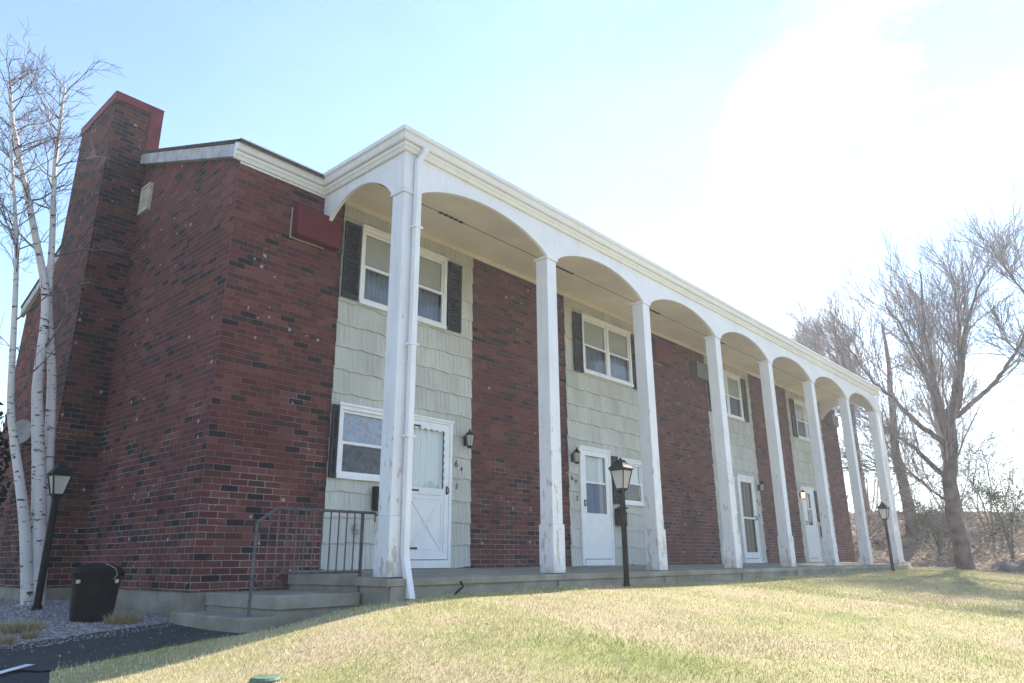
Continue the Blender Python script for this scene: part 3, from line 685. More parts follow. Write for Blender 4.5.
def siding(xa, xb_):
    ops = [o for o in OPEN['o'] if o[1] > xa and o[0] < xb_]
    m = MB(); EXP = .345; z = .03; k = 0; r_ = random.Random(int(xa*100))
    xs = set([xa, xb_]); x = xa
    while x < xb_: xs.add(round(x, 4)); x += .045
    for o in ops: xs.add(o[0]); xs.add(o[1])
    xs = sorted(v for v in xs if xa <= v <= xb_)
    while z < ZC:
        joints = [xa]; x = xa+r_.uniform(.1, .4)
        while x < xb_: joints.append(x); x += r_.choice([.28, .36, .44])
        ph = r_.uniform(0, 6)
        def low(xx):
            j = sum(1 for q in joints if q <= xx); rr_ = random.Random(j*31+k*977+int(xa*10)).uniform(-.012, .012)
            return z+.008*math.sin(xx*9+ph)+.006*math.sin(xx*23+ph*2)+rr_*.8
        zt = min(z+EXP+.05, ZC)
        for x0, x1 in zip(xs[:-1], xs[1:]):
            if x1-x0 < 1e-4: continue
            mid = (x0+x1)/2; spans = [(None, zt)]
            lo0, lo1 = max(.03, low(x0+1e-4)), max(.03, low(x1-1e-4))
            segs = [(max(lo0, .03), zt)]
            for o in ops:
                if o[0] <= mid <= o[1]:
                    new = []
                    for s0, s1 in segs:
                        if o[3] <= s0 or o[2] >= s1: new.append((s0, s1))
                        else:
                            if o[2] > s0: new.append((s0, o[2]))
                            if o[3] < s1: new.append((o[3], s1))
                    segs = new
            for s0, s1 in segs:
                if s1-s0 < .003: continue
                def yy(zz): return D-.030+(zz-z)/EXP*.022
                bl = s0 if abs(s0-lo0) > 1e-6 else None
                za, zb = (lo0, lo1) if bl is None else (s0, s0)
                jit = .002*((int(x0*37)+k) % 3)
                m.quad((x0, yy(za)-jit, za), (x1, yy(zb)-jit, zb), (x1, yy(s1)-jit, s1), (x0, yy(s1)-jit, s1))
                if bl is None: m.quad((x0, D+.0, za+.002), (x1, D+.0, zb+.002), (x1, yy(zb)-jit, zb), (x0, yy(za)-jit, za))
        z += EXP; k += 1
    m.build('shingle_siding', 'siding', B)
for a, b in SD:
    siding(a, b)
    bb = MB()   # wall core behind the shingles, with the openings left free
    ops = sorted([o for o in OPEN['o'] if o[1] > a and o[0] < b]); xs = sorted({a, b, *[o[0] for o in ops], *[o[1] for o in ops]})
    for x0, x1 in zip(xs[:-1], xs[1:]):
        mid = (x0+x1)/2; cur = [(0, ZC)]
        for o in ops:
            if o[0] <= mid <= o[1]:
                cur = [s for s0, s1 in cur for s in ([(s0, s1)] if (o[3] <= s0 or o[2] >= s1) else [(s0, o[2]), (o[3], s1)]) if s[1]-s[0] > .001]
        for s0, s1 in cur: bb.box(x0, x1, D+.003, D+.28, s0, s1)
    bb.build('wall_core', 'room', B)
MB().box(-.5, 19.5, D-.035, D-.012, 5.40, ZC-.001).build('ceiling_trim', 'ceiling', B)
# house numbers
FONTM = plain('black_numeral', (.02, .02, .02), .5, .3)
def numeral(txt, x, z, s, par=B, nm='house_number'):
    cu = bpy.data.curves.new('n', 'FONT'); cu.body = txt; cu.size = s; cu.extrude = .004; cu.align_x = 'CENTER'
    ob = bpy.data.objects.new('n', cu); COL.objects.link(ob); dg = bpy.context.evaluated_depsgraph_get()
    me = bpy.data.meshes.new_from_object(ob.evaluated_get(dg)); bpy.data.objects.remove(ob)
    me.transform(Matrix.Translation(Vector((x, D-.040, z))-wloc(par)) @ Matrix.Rotation(math.pi/2, 4, 'X')); me.materials.clear(); me.materials.append(FONTM)
    o = bpy.data.objects.new(nm, me); COL.objects.link(o); o.parent = par
numeral('6', 1.93, 1.60, .15); numeral('4', 2.05, 1.54, .10); numeral('1', 1.95, 1.24, .14)
numeral('6', 5.03, 1.62, .15); numeral('4', 5.14, 1.57, .11); numeral('2', 5.17, 1.24, .13)
numeral('6', 13.46, 1.62, .15); numeral('4', 13.60, 1.56, .10); numeral('3', 13.5, 1.24, .13)
# downspouts
def rtube(mb, pts, wx, wy):
    n = len(mb.v)
    for p in pts: mb.v += [(p[0]-wx, p[1]-wy, p[2]), (p[0]+wx, p[1]-wy, p[2]), (p[0]+wx, p[1]+wy, p[2]), (p[0]-wx, p[1]+wy, p[2])]
    for i in range(len(pts)-1):
        for k in range(4): a = n+i*4+k; b = n+i*4+(k+1) % 4; mb.f.append((a, b, b+4, a+4))
    mb.f.append((n, n+1, n+2, n+3)); e = n+4*(len(pts)-1); mb.f.append((e, e+1, e+2, e+3))
q = MB(); rtube(q, [(-.60, -.235, 5.50), (-.60, -.235, 5.44), (-.66, -.185, 5.30), (-.66, -.185, 4.6), (-.66, -.185, .25), (-.66, -.19, .17), (-.65, -.30, -.27)], .043, .036)
DS = q.build('downspout', 'white', B, bevel=.006)
for z in (1.55, 2.7, 4.3): MB().box(-.73, -.59, -.232, -.142, z, z+.03).build('downspout_strap', 'white', DS)
q = MB(); rtube(q, [(19.74, -.20, 5.50), (19.74, -.20, 5.42), (19.72, -.15, 5.3), (19.72, -.15, .1), (19.74, -.16, .02), (20.2, -.2, -.02), (20.32, -.2, -.20)], .045, .04)
q.build('downspout', 'white', B, bevel=.006)
q = MB(); q.tube([(.12, -.30, -.10), (.12, -.34, -.16), (.0, -.36, -.22), (-.1, -.40, -.27)], .014, 8)
tag(q.build('drain_hose', 'black', None), 'short black drain hose at the foot of the porch edge beside the first downspout', 'hose')

# ------------------------------------------------------------------ fixtures
def sleeve(x0, x1, z0, z1, label):
    E_ = empty('wall_sleeve_cover', ((x0+x1)/2, D, z0), label, 'sleeve cover', 'red metal covers over wall openings')
    MB().box(x0, x1, D-.16, D-.001, z0, z1).build('cover', 'redbox', E_, bevel=.008)
    q = MB(); q.box(x0-.016, x0-.002, D-.012, D-.001, z0-.014, z1); q.box(x0-.002, x1-.2, D-.012, D-.001, z0-.014, z0-.002); q.build('caulk_bead', 'cream', E_)
    q = MB(); y = D-.164; ring(q, x0+.012, x1-.012, z0+.012, z1-.012, y, D-.161, .022)
    for sx_ in (x0+.023, x1-.023):
        for sz_ in (z0+.023, z1-.023): q.box(sx_-.006, sx_+.006, y-.003, y-.0005, sz_-.006, sz_+.006)
    q.build('edge_trim', 'redbox', E_)
sleeve(-1.36, -.62, 4.56, 5.02, 'dark red metal cover on the corner brickwork left of the first upper window')
sleeve(8.30, 9.02, 4.68, 5.20, 'dark red metal cover on the brick pier right of the second upper window')
def ac(x0, x1, z0, z1, label, d=.22):
    E_ = empty('air_conditioner', ((x0+x1)/2, D, z0), label, 'air conditioner', 'air conditioners through the upper wall')
    MB().box(x0, x1, D-d, D-.001, z0, z1).build('housing', 'acdark', E_, bevel=.006)
    q = MB(); y = D-d-.012; ring(q, x0+.01, x1-.01, z0+.01, z1-.01, y, D-d-.001, .03)
    n = 12
    for i in range(n): zz = z0+.05+(z1-z0-.1)*i/n; q.box(x0+.04, x1-.04, y+.002, D-d-.002, zz, zz+.018)
    q.build('grille', 'acgrey', E_)
ac(10.22, 10.78, 4.60, 5.04, 'grey air conditioner in the brick pier just left of the fourth column top')
ac(20.22, 20.80, 4.68, 5.08, 'small grey air conditioner high on the far right brick end wall')
def mailbox(x0, x1, z0, z1, label):
    E_ = empty('mailbox', ((x0+x1)/2, D-.04, z0), label, 'mailbox', 'black mailboxes beside the doors')
    MB().prism([(D-.16, z0), (D-.035, z0), (D-.035, z1), (D-.10, z1), (D-.16, z1-.07)], x0, x1, 'x').build('box', 'black', E_, bevel=.004)
    MB().prism([(D-.168, z1-.085), (D-.163, z1-.088), (D-.10, z1+.004), (D-.035, z1+.004), (D-.035, z1+.009), (D-.104, z1+.009)], x0-.006, x1+.006, 'x').build('lid', 'black', E_)
mailbox(.27, .42, .83, 1.16, 'black mailbox under the first ground floor window beside the corner column')
mailbox(6.44, 6.70, .80, 1.14, 'black mailbox under the second ground floor window behind the middle lamp post')
mailbox(18.10, 18.30, .80, 1.15, 'black mailbox right of the farthest door')
def lantern(x, z, label, mat='lampglass'):
    E_ = empty('wall_lantern', (x, D-.03, z), label, 'wall light', 'black wall lanterns beside the doors')
    y = D-.14; q = MB(); q.box(x-.035, x+.035, D-.05, D-.032, z-.08, z+.08); q.tube([(x, D-.05, z+.03), (x, D-.1, z+.07), (x, y, z+.13)], .009, 6)
    q.build('bracket', 'black', E_)
    q = MB(); q.lathe((x, y), [(.085, z+.085), (.075, z+.10), (.03, z+.15), (.012, z+.16), (.016, z+.18), (.001, z+.20)], 8); q.lathe((x, y), [(.02, z-.13), (.05, z-.10), (.052, z-.09)], 8)
    for k in range(6):
        a = 2*math.pi*k/6; q.tube([(x+.05*math.cos(a), y+.05*math.sin(a), z-.09), (x+.073*math.cos(a), y+.073*math.sin(a), z+.09)], .005, 4)
    q.build('cage', 'black', E_)
    MB().lathe((x, y), [(.042, z-.088), (.064, z+.084)], 8).build('glass', mat, E_)
t = NT('lit_glass', .4, .3); t.color((.9, .8, .65)); t.b.inputs['Emission Color'].default_value = (1, .62, .35, 1); t.b.inputs['Emission Strength'].default_value = 1.2; M_['litglass'] = t.m
lantern(2.13, 2.04, 'black wall lantern between the white crossbuck door and the brick pier')
lantern(5.06, 2.05, 'black wall lantern left of the second door, above the house numbers')
lantern(13.66, 2.05, 'black wall lantern right of the full glass third door')
lantern(16.70, 2.02, 'glowing orange wall lantern left of the farthest door', 'litglass')
E_ = empty('outlet_cover', (.0, D-.03, .5), 'small grey outlet cover low on the siding behind the railing', 'outlet cover')
q = MB(); q.box(-.02, .07, D-.065, D-.036, .50, .64); q.build('plate', 'dish', E_, bevel=.01); q = MB(); q.box(-.005, .055, D-.078, D-.066, .56, .625); q.build('flap', 'cream', E_, bevel=.008)
# louvred vent near the chimney
E_ = empty('wall_vent', (XL, 5.0, 5.7), 'cream louvred vent on the side wall tucked beside the chimney', 'vent')
q = MB(); q.box(XL-.06, XL-.001, 4.80, 5.16, 5.74, 5.78); q.box(XL-.06, XL-.001, 4.80, 5.16, 6.20, 6.24); q.box(XL-.06, XL-.001, 4.80, 4.83, 5.78, 6.20); q.box(XL-.06, XL-.001, 5.13, 5.16, 5.78, 6.20); q.build('frame', 'cream', E_)
q = MB()
for i in range(6): z = 5.79+i*.068; q.prism([(4.832, z), (5.128, z), (5.128, z+.05), (4.832, z+.05)], XL-.05, XL-.02, 'x')
q.build('louvre', 'cream', E_)
# round dish on the chimney's side
E_ = empty('satellite_dish', (-2.83, 6.55, 2.0), 'small beige oval dish mounted on the chimney flank behind the birch', 'dish')
q = MB(); c0 = Vector((-3.02, 6.35, 2.10)); ax_ = Vector((-.55, -.8, .25)).normalized(); s1 = ax_.cross(Vector((0, 0, 1))).normalized(); s2 = s1.cross(ax_)
for off_, sc in ((0, 1), (-.02, .98)):
    for rr_, dz_ in ((.001, .0), (.08, .008), (.15, .03), (.19, .05)):
        for k in range(20): a = 2*math.pi*k/20; q.v.append(tuple(c0+ax_*(dz_+off_)+s1*math.cos(a)*rr_*.85*sc+s2*math.sin(a)*rr_*1.1*sc))
for s_ in range(2):
    for i in range(3):
        for k in range(20): a = s_*80+i*20+k; b = s_*80+i*20+(k+1) % 20; q.f.append((a, b, b+20, a+20))
for k in range(20): q.f.append((60+k, 60+(k+1) % 20, 140+(k+1) % 20, 140+k))
q.build('reflector', 'dish', E_, smooth=True); MB().tube([(-2.83, 6.55, 1.95), (-2.95, 6.48, 1.95), tuple(c0)], .015, 6).build('arm', 'acdark', E_)
# railing
RL = empty('iron_railing', (-1.6, .28, -.3), 'thin dark iron railing beside the concrete landing and step', 'railing')
q = MB(); q.tube([(-2.26, .28, -.39), (-2.26, .28, .53)], .017, 4, rot=.78); q.build('post', 'iron', RL)
q = MB(); q.tube([(-.93, .28, -.20), (-.93, .28, .68)], .02, 4, rot=.78); q.build('post', 'iron', RL)
q = MB(); q.tube([(-2.26, .28, .53), (-2.05, .28, .675), (-2.03, .28, .685), (-.75, .28, .685), (-.74, .28, .66), (-.74, .28, .58)], .018, 6); q.build('handrail', 'iron', RL)
q = MB(); q.tube([(-2.25, .28, -.02), (-2.15, .28, -.13), (-1.95, .28, .02), (-.93, .28, .02)], .011, 4); q.build('bottom_rail', 'iron', RL)
for i in range(11):
    x = -2.12+i*.108; zt = .64 if i == 0 else .685
    MB().tube([(x, .28, .02 if x > -1.97 else -.11), (x, .28, zt)], .0085, 4, rot=.78).build('baluster', 'iron', RL)
# lamp posts
def lamp_post(loc, H, label, sc=1.0):
    E_ = empty('lamp_post', loc, label, 'lamp post', 'black lamp posts round the building')
    x, y, z = loc; zl = z+H-.52*sc
    q = MB(); q.tube([(x, y, z-.15), (x, y, zl)], .042, 12); q.lathe((x, y), [(.055, z-.1), (.055, z+.03), (.043, z+.05)], 12); q.build('post', 'black', E_)
    q = MB(); q.lathe((x, y), [(.05, zl-.03), (.06, zl), (.10*sc, zl+.02), (.10*sc, zl+.035)], 4, True); q.build('lantern_seat', 'black', E_)
    a0, a1 = .088*sc, .165*sc
    MB().lathe((x, y), [(a0, zl+.036), (a1, zl+.318*sc)], 4, True).build('lantern_glass', 'lampglass', E_)
    q = MB()
    for k in range(4):
        a = math.pi*(k+.5)/2; q.tube([(x+(a0+.006)*math.cos(a), y+(a0+.006)*math.sin(a), zl+.03), (x+(a1+.008)*math.cos(a), y+(a1+.008)*math.sin(a), zl+.32*sc)], .010, 4)
    for k in range(4):
        a, b = math.pi*(k+.5)/2, math.pi*(k+1.5)/2
        q.tube([(x+a1*math.cos(a), y+a1*math.sin(a), zl+.315*sc), (x+a1*math.cos(b), y+a1*math.sin(b), zl+.315*sc)], .012, 4)
    q.build('lantern_frame', 'black', E_)
    q = MB(); q.lathe((x, y), [(.205*sc, zl+.325*sc), (.20*sc, zl+.345*sc), (.075*sc, zl+.46*sc), (.07*sc, zl+.475*sc), (.02, zl+.485*sc), (.018, zl+.50*sc), (.001, zl+.52*sc)], 4, True); q.build('lantern_roof', 'black', E_)
    return E_
L2 = lamp_post((3.36, -.52, float(h(3.36, -.52))), 1.93, 'black lamp post on the lawn edge in front of the second door')
q = MB(); q.tube([(3.22, -.52, .90), (3.50, -.52, .90)], .012, 6); q.build('ladder_bar', 'black', L2)
lamp_post((17.4, -.45, float(h(17.4, -.45))), 1.98, 'black lamp post on the lawn at the far end of the porch')
lamp_post((-3.27, 3.3, float(h(-3.27, 3.3))), 1.72, 'black lamp post in the gravel between the birch and the bin', .82)
lamp_post((-4.38, 1.9, float(h(-4.38, 1.9))), 1.36, 'black lamp post cut off by the left edge of the photo', .8)
# trash bin
bx_, by_, bz_ = -3.03, 2.25, float(h(-3.03, 2.25))
TB = empty('trash_bin', (bx_, by_, bz_), 'black plastic trash bin with domed lid standing on the gravel', 'trash bin')
MB().lathe((bx_, by_), [(.195, bz_), (.21, bz_+.03), (.235, bz_+.40), (.24, bz_+.46)], 24).build('body', 'bin', TB, smooth=False)
MB().lathe((bx_, by_), [(.262, bz_+.455), (.268, bz_+.49), (.262, bz_+.50), (.24, bz_+.535), (.19, bz_+.565), (.09, bz_+.585), (.005, bz_+.59)], 24).build('lid', 'bin', TB)
q = MB(); q.tube([(bx_+.02, by_-.14, bz_+.585), (bx_+.09, by_-.24, bz_+.535), (bx_+.11, by_-.262, bz_+.47), (bx_+.08, by_-.25, bz_+.42)], .003, 5); q.build('tie_cord', 'cream', TB)
q = MB()
for a in (-1.0, -2.7): q.box(bx_+.245*math.cos(a)-.018, bx_+.245*math.cos(a)+.018, by_+.245*math.sin(a)-.018, by_+.245*math.sin(a)+.018, bz_+.38, bz_+.42)
q.build('latch', 'cream', TB, bevel=.006)
# green lid in the lawn
gxx, gyy = -3.36, -2.02; q = MB(); gzz = float(h(gxx, gyy)); q.lathe((gxx, gyy), [(.11, gzz-.05), (.11, gzz+.008), (.095, gzz+.022), (.005, gzz+.026)], 20)
tag(q.build('valve_lid', 'greenlid', None), 'round green plastic valve lid set in the near edge of the lawn', 'valve lid')
# dry ornamental grass clumps
M_['dry'] = (lambda t: (t.color(t.ramp(t.new('ShaderNodeNewGeometry').outputs['Random Per Island'], [(0, (.22, .17, .09)), (.5, (.36, .29, .16)), (1, (.50, .42, .26))])), t.m)[1])(NT('dry_grass_clump', .85, .1))
def clump(x, y, r, hh, n, label):
    z = float(h(x, y)); V = []
    for i in range(n):
        a = rnd.uniform(0, 6.283); rr_ = r*math.sqrt(rnd.random()); px, py = x+math.cos(a)*rr_*.7, y+math.sin(a)*rr_*.7
        le = rnd.uniform(.05, .5)*hh*1.2; H_ = hh*rnd.uniform(.5, 1.1)*(1-.4*rr_/r); b = a+rnd.uniform(-.7, .7); w = .003
        mx_, my_ = px+math.cos(b)*le*.4, py+math.sin(b)*le*.4; ex, ey = px+math.cos(b)*le, py+math.sin(b)*le; s_ = rnd.uniform(0, 3.1); cx, cy = math.cos(s_)*w, math.sin(s_)*w
        V += [(px-cx, py-cy, z), (px+cx, py+cy, z), (ex, ey, z+H_)]
    o = arr_mesh('dry_grass_clump', np.array(V), np.arange(len(V)).reshape(-1, 3), 'dry'); return tag(o, label, 'grass clump', 'dry grass clumps in the gravel')
clump(-2.80, 1.98, .23, .16, 900, 'straw coloured grass clump right of the black bin')
clump(-3.68, 2.20, .26, .15, 1000, 'wide straw coloured grass clump in front of the left lamp post foot')
clump(-3.98, 1.70, .14, .14, 500, 'small rounded straw coloured grass clump nearest the path')
clump(-3.72, 1.80, .09, .12, 260, 'smallest pale grass tuft between the other clumps')
# gravel chips
def chips(N, xr, yr, smin, smax, polyc, mat, name, lift=0):
    x = rng.uniform(*xr, N); y = rng.uniform(*yr, N); P = np.array(polyc); k = np.array([inside((a, b), P) for a, b in zip(x, y)]); x, y = x[k], y[k]; n = len(x); z = h(x, y)
    oct_ = np.array([(1, 0, 0), (-1, 0, 0), (0, 1, 0), (0, -1, 0), (0, 0, .8), (0, 0, -.8)]); fo = np.array([(0, 2, 4), (2, 1, 4), (1, 3, 4), (3, 0, 4), (2, 0, 5), (1, 2, 5), (3, 1, 5), (0, 3, 5)])
    s_ = rng.uniform(smin, smax, (n, 1, 1)); V = oct_[None]*s_*rng.uniform(.6, 1.3, (n, 6, 1)); a = rng.uniform(0, 6.28, n); ca, sa = np.cos(a), np.sin(a)
    X = V[..., 0]*ca[:, None]-V[..., 1]*sa[:, None]; Y_ = V[..., 0]*sa[:, None]+V[..., 1]*ca[:, None]; V[..., 0] = X+x[:, None]; V[..., 1] = Y_+y[:, None]; V[..., 2] += z[:, None]+lift
    F = (fo[None]+6*np.arange(n)[:, None, None]).reshape(-1, 3); return struct(arr_mesh(name, V.reshape(-1, 3), F, mat), 'stuff')
chips(9000, (-6, -2.2), (1.5, 6), .010, .026, gravel_poly, 'chips', 'gravel_stones')

# ------------------------------------------------------------------ trees
class TR:
    """accumulates tapered tubes quickly"""
    def __init__(s): s.V = []; s.F = []; s.n = 0
    def tube(s, pts, rad, sides):
        pts = np.asarray(pts, float); k = len(pts); d = np.gradient(pts, axis=0); d /= np.linalg.norm(d, axis=1)[:, None]+1e-9
        ref = np.where(np.abs(d[:, 2:3]) < .9, np.array([[0, 0, 1.]]), np.array([[1., 0, 0]])); ref[:] = ref[0]
        a = np.cross(d, ref); a /= np.linalg.norm(a, axis=1)[:, None]+1e-9; b = np.cross(a, d)
        an = 2*np.pi*np.arange(sides)/sides; R_ = (a[:, None]*np.cos(an)[None, :, None]+b[:, None]*np.sin(an)[None, :, None])*np.asarray(rad)[:, None, None]
        s.V.append((pts[:, None]+R_).reshape(-1, 3)); i = np.arange(k-1)[:, None]*sides; j = np.arange(sides)[None]; j2 = (j+1) % sides
        s.F.append((np.stack([i+j, i+j2, i+j2+sides, i+j+sides], -1).reshape(-1, 4))+s.n); s.n += k*sides
    def build(s, name, mat, parent): return arr_mesh(name, np.concatenate(s.V), np.concatenate(s.F), mat, parent, smooth=True)
def spline(pts, n):
    P = np.array(pts, float); t_ = np.linspace(0, len(P)-1, n); out = []
    for u in t_:
        i = min(int(u), len(P)-2); f = u-i; p0 = P[max(i-1, 0)]; p1 = P[i]; p2 = P[i+1]; p3 = P[min(i+2, len(P)-1)]
        out.append(.5*((2*p1)+(-p0+p2)*f+(2*p0-5*p1+4*p2-p3)*f*f+(-p0+3*p1-3*p2+p3)*f**3))
    return np.array(out)
def grow(tr, start, d, length, r, depth, R, up=.25, spread=.6, kids=5, minr=.006, wig=.12, droop=0.0, fr0=.25):
    segs = max(3, min(7, int(length/.35)+2)); pts = [np.array(start, float)]; d = np.array(d, float); d /= np.linalg.norm(d); dirs = [d]
    for i in range(segs):
        d = d+R.normal(0, wig, 3)+np.array([0, 0, up*.12-droop*.12*(i/segs)]); d /= np.linalg.norm(d); pts.append(pts[-1]+d*length/segs); dirs.append(d)
    rad = np.linspace(r, max(minr*.6, r*.25), segs+1); tr.tube(pts, rad, 6 if r > .05 else (4 if r > .02 else 3))
    if depth <= 0: return
    for k in range(kids):
        f = fr0+(1-fr0)*(k+R.random())/kids; i = min(segs-1, int(f*segs)); p = pts[i]+(pts[i+1]-pts[i])*(f*segs-i); dd_ = dirs[i]
        a = R.normal(0, 1, 3); a -= a.dot(dd_)*dd_; a /= np.linalg.norm(a)+1e-9; sp = spread*R.uniform(.7, 1.2)
        nd = dd_*math.cos(sp)+a*math.sin(sp)+np.array([0, 0, up*.5]); rr_ = max(minr, rad[i]*R.uniform(.45, .65))
        grow(tr, p, nd, length*R.uniform(.45, .68)*(1.1-.35*f), rr_, depth-1, R, up, spread, max(2, kids-(1 if depth > 2 else 0)), minr, wig*1.15, droop, .15)
t = NT('birch_bark', .8, .15); g = t.new('ShaderNodeNewGeometry').outputs['Position']
sc_ = t.noise(g, 5.0, 5, .65, (1.3, 1.3, 4.0)); c = t.mix(t.ramp(sc_, [(.575, 0), (.61, 1)]), (.66, .62, .60), (.05, .045, .045))
c = t.mix(t.ramp(t.noise(g, 1.6, 4), [(.45, 0), (.7, .35)]), c, (.36, .31, .29)); t.color(c); t.bump(sc_, .3, .01); M_['birch'] = t.m
M_['birchtwig'] = plain('birch_twig', (.21, .17, .16), .8, .1, var=.3)
M_['bark'] = plain('grey_brown_bark', (.15, .115, .105), .9, .08, var=.35, scale=3, bump=.6)
M_['twig'] = plain('bare_twig', (.25, .20, .195), .9, .05, var=.25, scale=2)
M_['dark_leaf'] = plain('evergreen_leaf', (.018, .030, .018), .7, .2, var=.4, scale=3)
M_['pine'] = plain('pine_needles', (.10, .15, .06), .7, .2, var=.35, scale=2)
M_['russet'] = plain('dead_hanging_leaf', (.24, .20, .12), .85, .1, var=.35, scale=2)
# birch clump
bz = float(h(-3.1, 4.2))
BT = empty('birch_tree', (-3.15, 4.25, bz), 'white barked bare birch with several stems beside the chimney', 'tree')
Rb = np.random.default_rng(5)
stems = [([(-3.09, 4.2, bz-.1), (-3.30, 4.2, .5), (-3.48, 4.2, 1.17), (-3.62, 4.2, 1.7), (-3.72, 4.2, 2.18), (-3.86, 4.15, 3.1), (-4.02, 4.1, 4.06), (-4.2, 4.0, 4.8), (-4.4, 3.9, 5.6)], .070, .014),
         ([(-3.02, 4.25, bz-.1), (-3.10, 4.25, .3), (-3.22, 4.25, 1.17), (-3.37, 4.25, 2.0), (-3.46, 4.25, 2.5), (-3.56, 4.25, 3.62), (-3.85, 4.2, 4.5), (-4.20, 4.15, 5.5), (-4.40, 4.1, 6.1), (-4.5, 4.1, 6.6)], .100, .016),
         ([(-2.97, 4.33, bz-.1), (-3.02, 4.33, .3), (-3.12, 4.33, 1.2), (-3.22, 4.33, 2.0), (-3.32, 4.33, 2.7), (-3.50, 4.30, 3.6), (-3.60, 4.25, 4.5), (-3.74, 4.2, 5.5), (-3.80, 4.2, 6.1), (-3.86, 4.2, 6.9)], .086, .016)]
for si, (pp, ra, rb_) in enumerate(stems):
    tr = TR(); P_ = spline(pp, 40); P_[:, :2] += np.c_[np.sin(np.linspace(0, 9, 40)+si*2), np.cos(np.linspace(0, 7, 40)+si)]*.018
    rd = np.linspace(ra, rb_, 40)*(1+.25*np.exp(-np.linspace(0, 12, 40))); tr.tube(P_, rd, 10); tr.build('trunk', 'birch', BT)
    tw = TR()
    for i in [*range(19 if si < 2 else 25, 28, 3), *range(28, 40, 1)]:
        for q_ in range(1 if i < 26 else 2):
            a = Rb.uniform(0, 6.28); dd_ = np.array([math.cos(a)*.7, math.sin(a)*.7, Rb.uniform(.35, 1.1)])
            if si == 2 and i < 24: dd_[0] = -abs(dd_[0])
            grow(tw, P_[i], dd_, Rb.uniform(.5, 1.05)*(1.25-.55*(i-17)/23), max(.010, rd[i]*.40), 2, Rb, .3, .68, 4, .0036, .19, .10)
    tw.build('crown', 'birchtwig', BT)
# dark evergreen behind the birch, at the left edge
def leafy(name, loc, centers, n, size, mat, label, cat, trunk_r=.06, seed=1, group=None):
    R_ = np.random.default_rng(seed); E2 = empty(name, loc, label, cat, group); tr = TR(); lo = np.array(loc)
    pts = []
    for (cx, cy, cz, rx, rz_) in centers:
        c_ = lo+np.array([cx, cy, cz]); tr.tube(spline([lo+[0, 0, -.1], lo+[cx*.3, cy*.3, cz*.5], c_], 8), np.linspace(trunk_r, trunk_r*.25, 8), 6)
        for _ in range(14):
            q_ = c_+R_.normal(0, 1, 3)*np.array([rx, rx, rz_])*.5; tr.tube(spline([c_-[0, 0, rz_*.4], (c_+q_)/2+[0, 0, .05], q_], 5), np.linspace(trunk_r*.3, .006, 5), 3)
            m_ = n//(14*len(centers)); pts.append(q_+R_.normal(0, 1, (m_, 3))*np.array([rx, rx, rz_])*.24)
    P_ = np.concatenate(pts); n_ = len(P_); a = R_.normal(0, 1, (n_, 3)); a /= np.linalg.norm(a, axis=1)[:, None]; b = np.cross(a, R_.normal(0, 1, (n_, 3))); b /= np.linalg.norm(b, axis=1)[:, None]; s_ = size*R_.uniform(.6, 1.4, (n_, 1))
    V = np.stack([P_-a*s_, P_+b*s_*.45, P_+a*s_, P_-b*s_*.45], 1).reshape(-1, 3)
    tr.build('trunk', 'bark', E2); arr_mesh('crown', V, np.arange(len(V)).reshape(-1, 4), mat, E2); return E2
leafy('evergreen_shrub', (-3.42, 7.75, -.37), [(0, 0, 1.7, .42, .7), (.1, .1, 2.4, .40, .7), (-.1, .1, 3.0, .35, .6), (-.4, 0, 2.3, .5, .8)], 4200, .06, 'dark_leaf', 'dark evergreen shrub against the rear brick wall behind the birch', 'shrub', .07, 3)
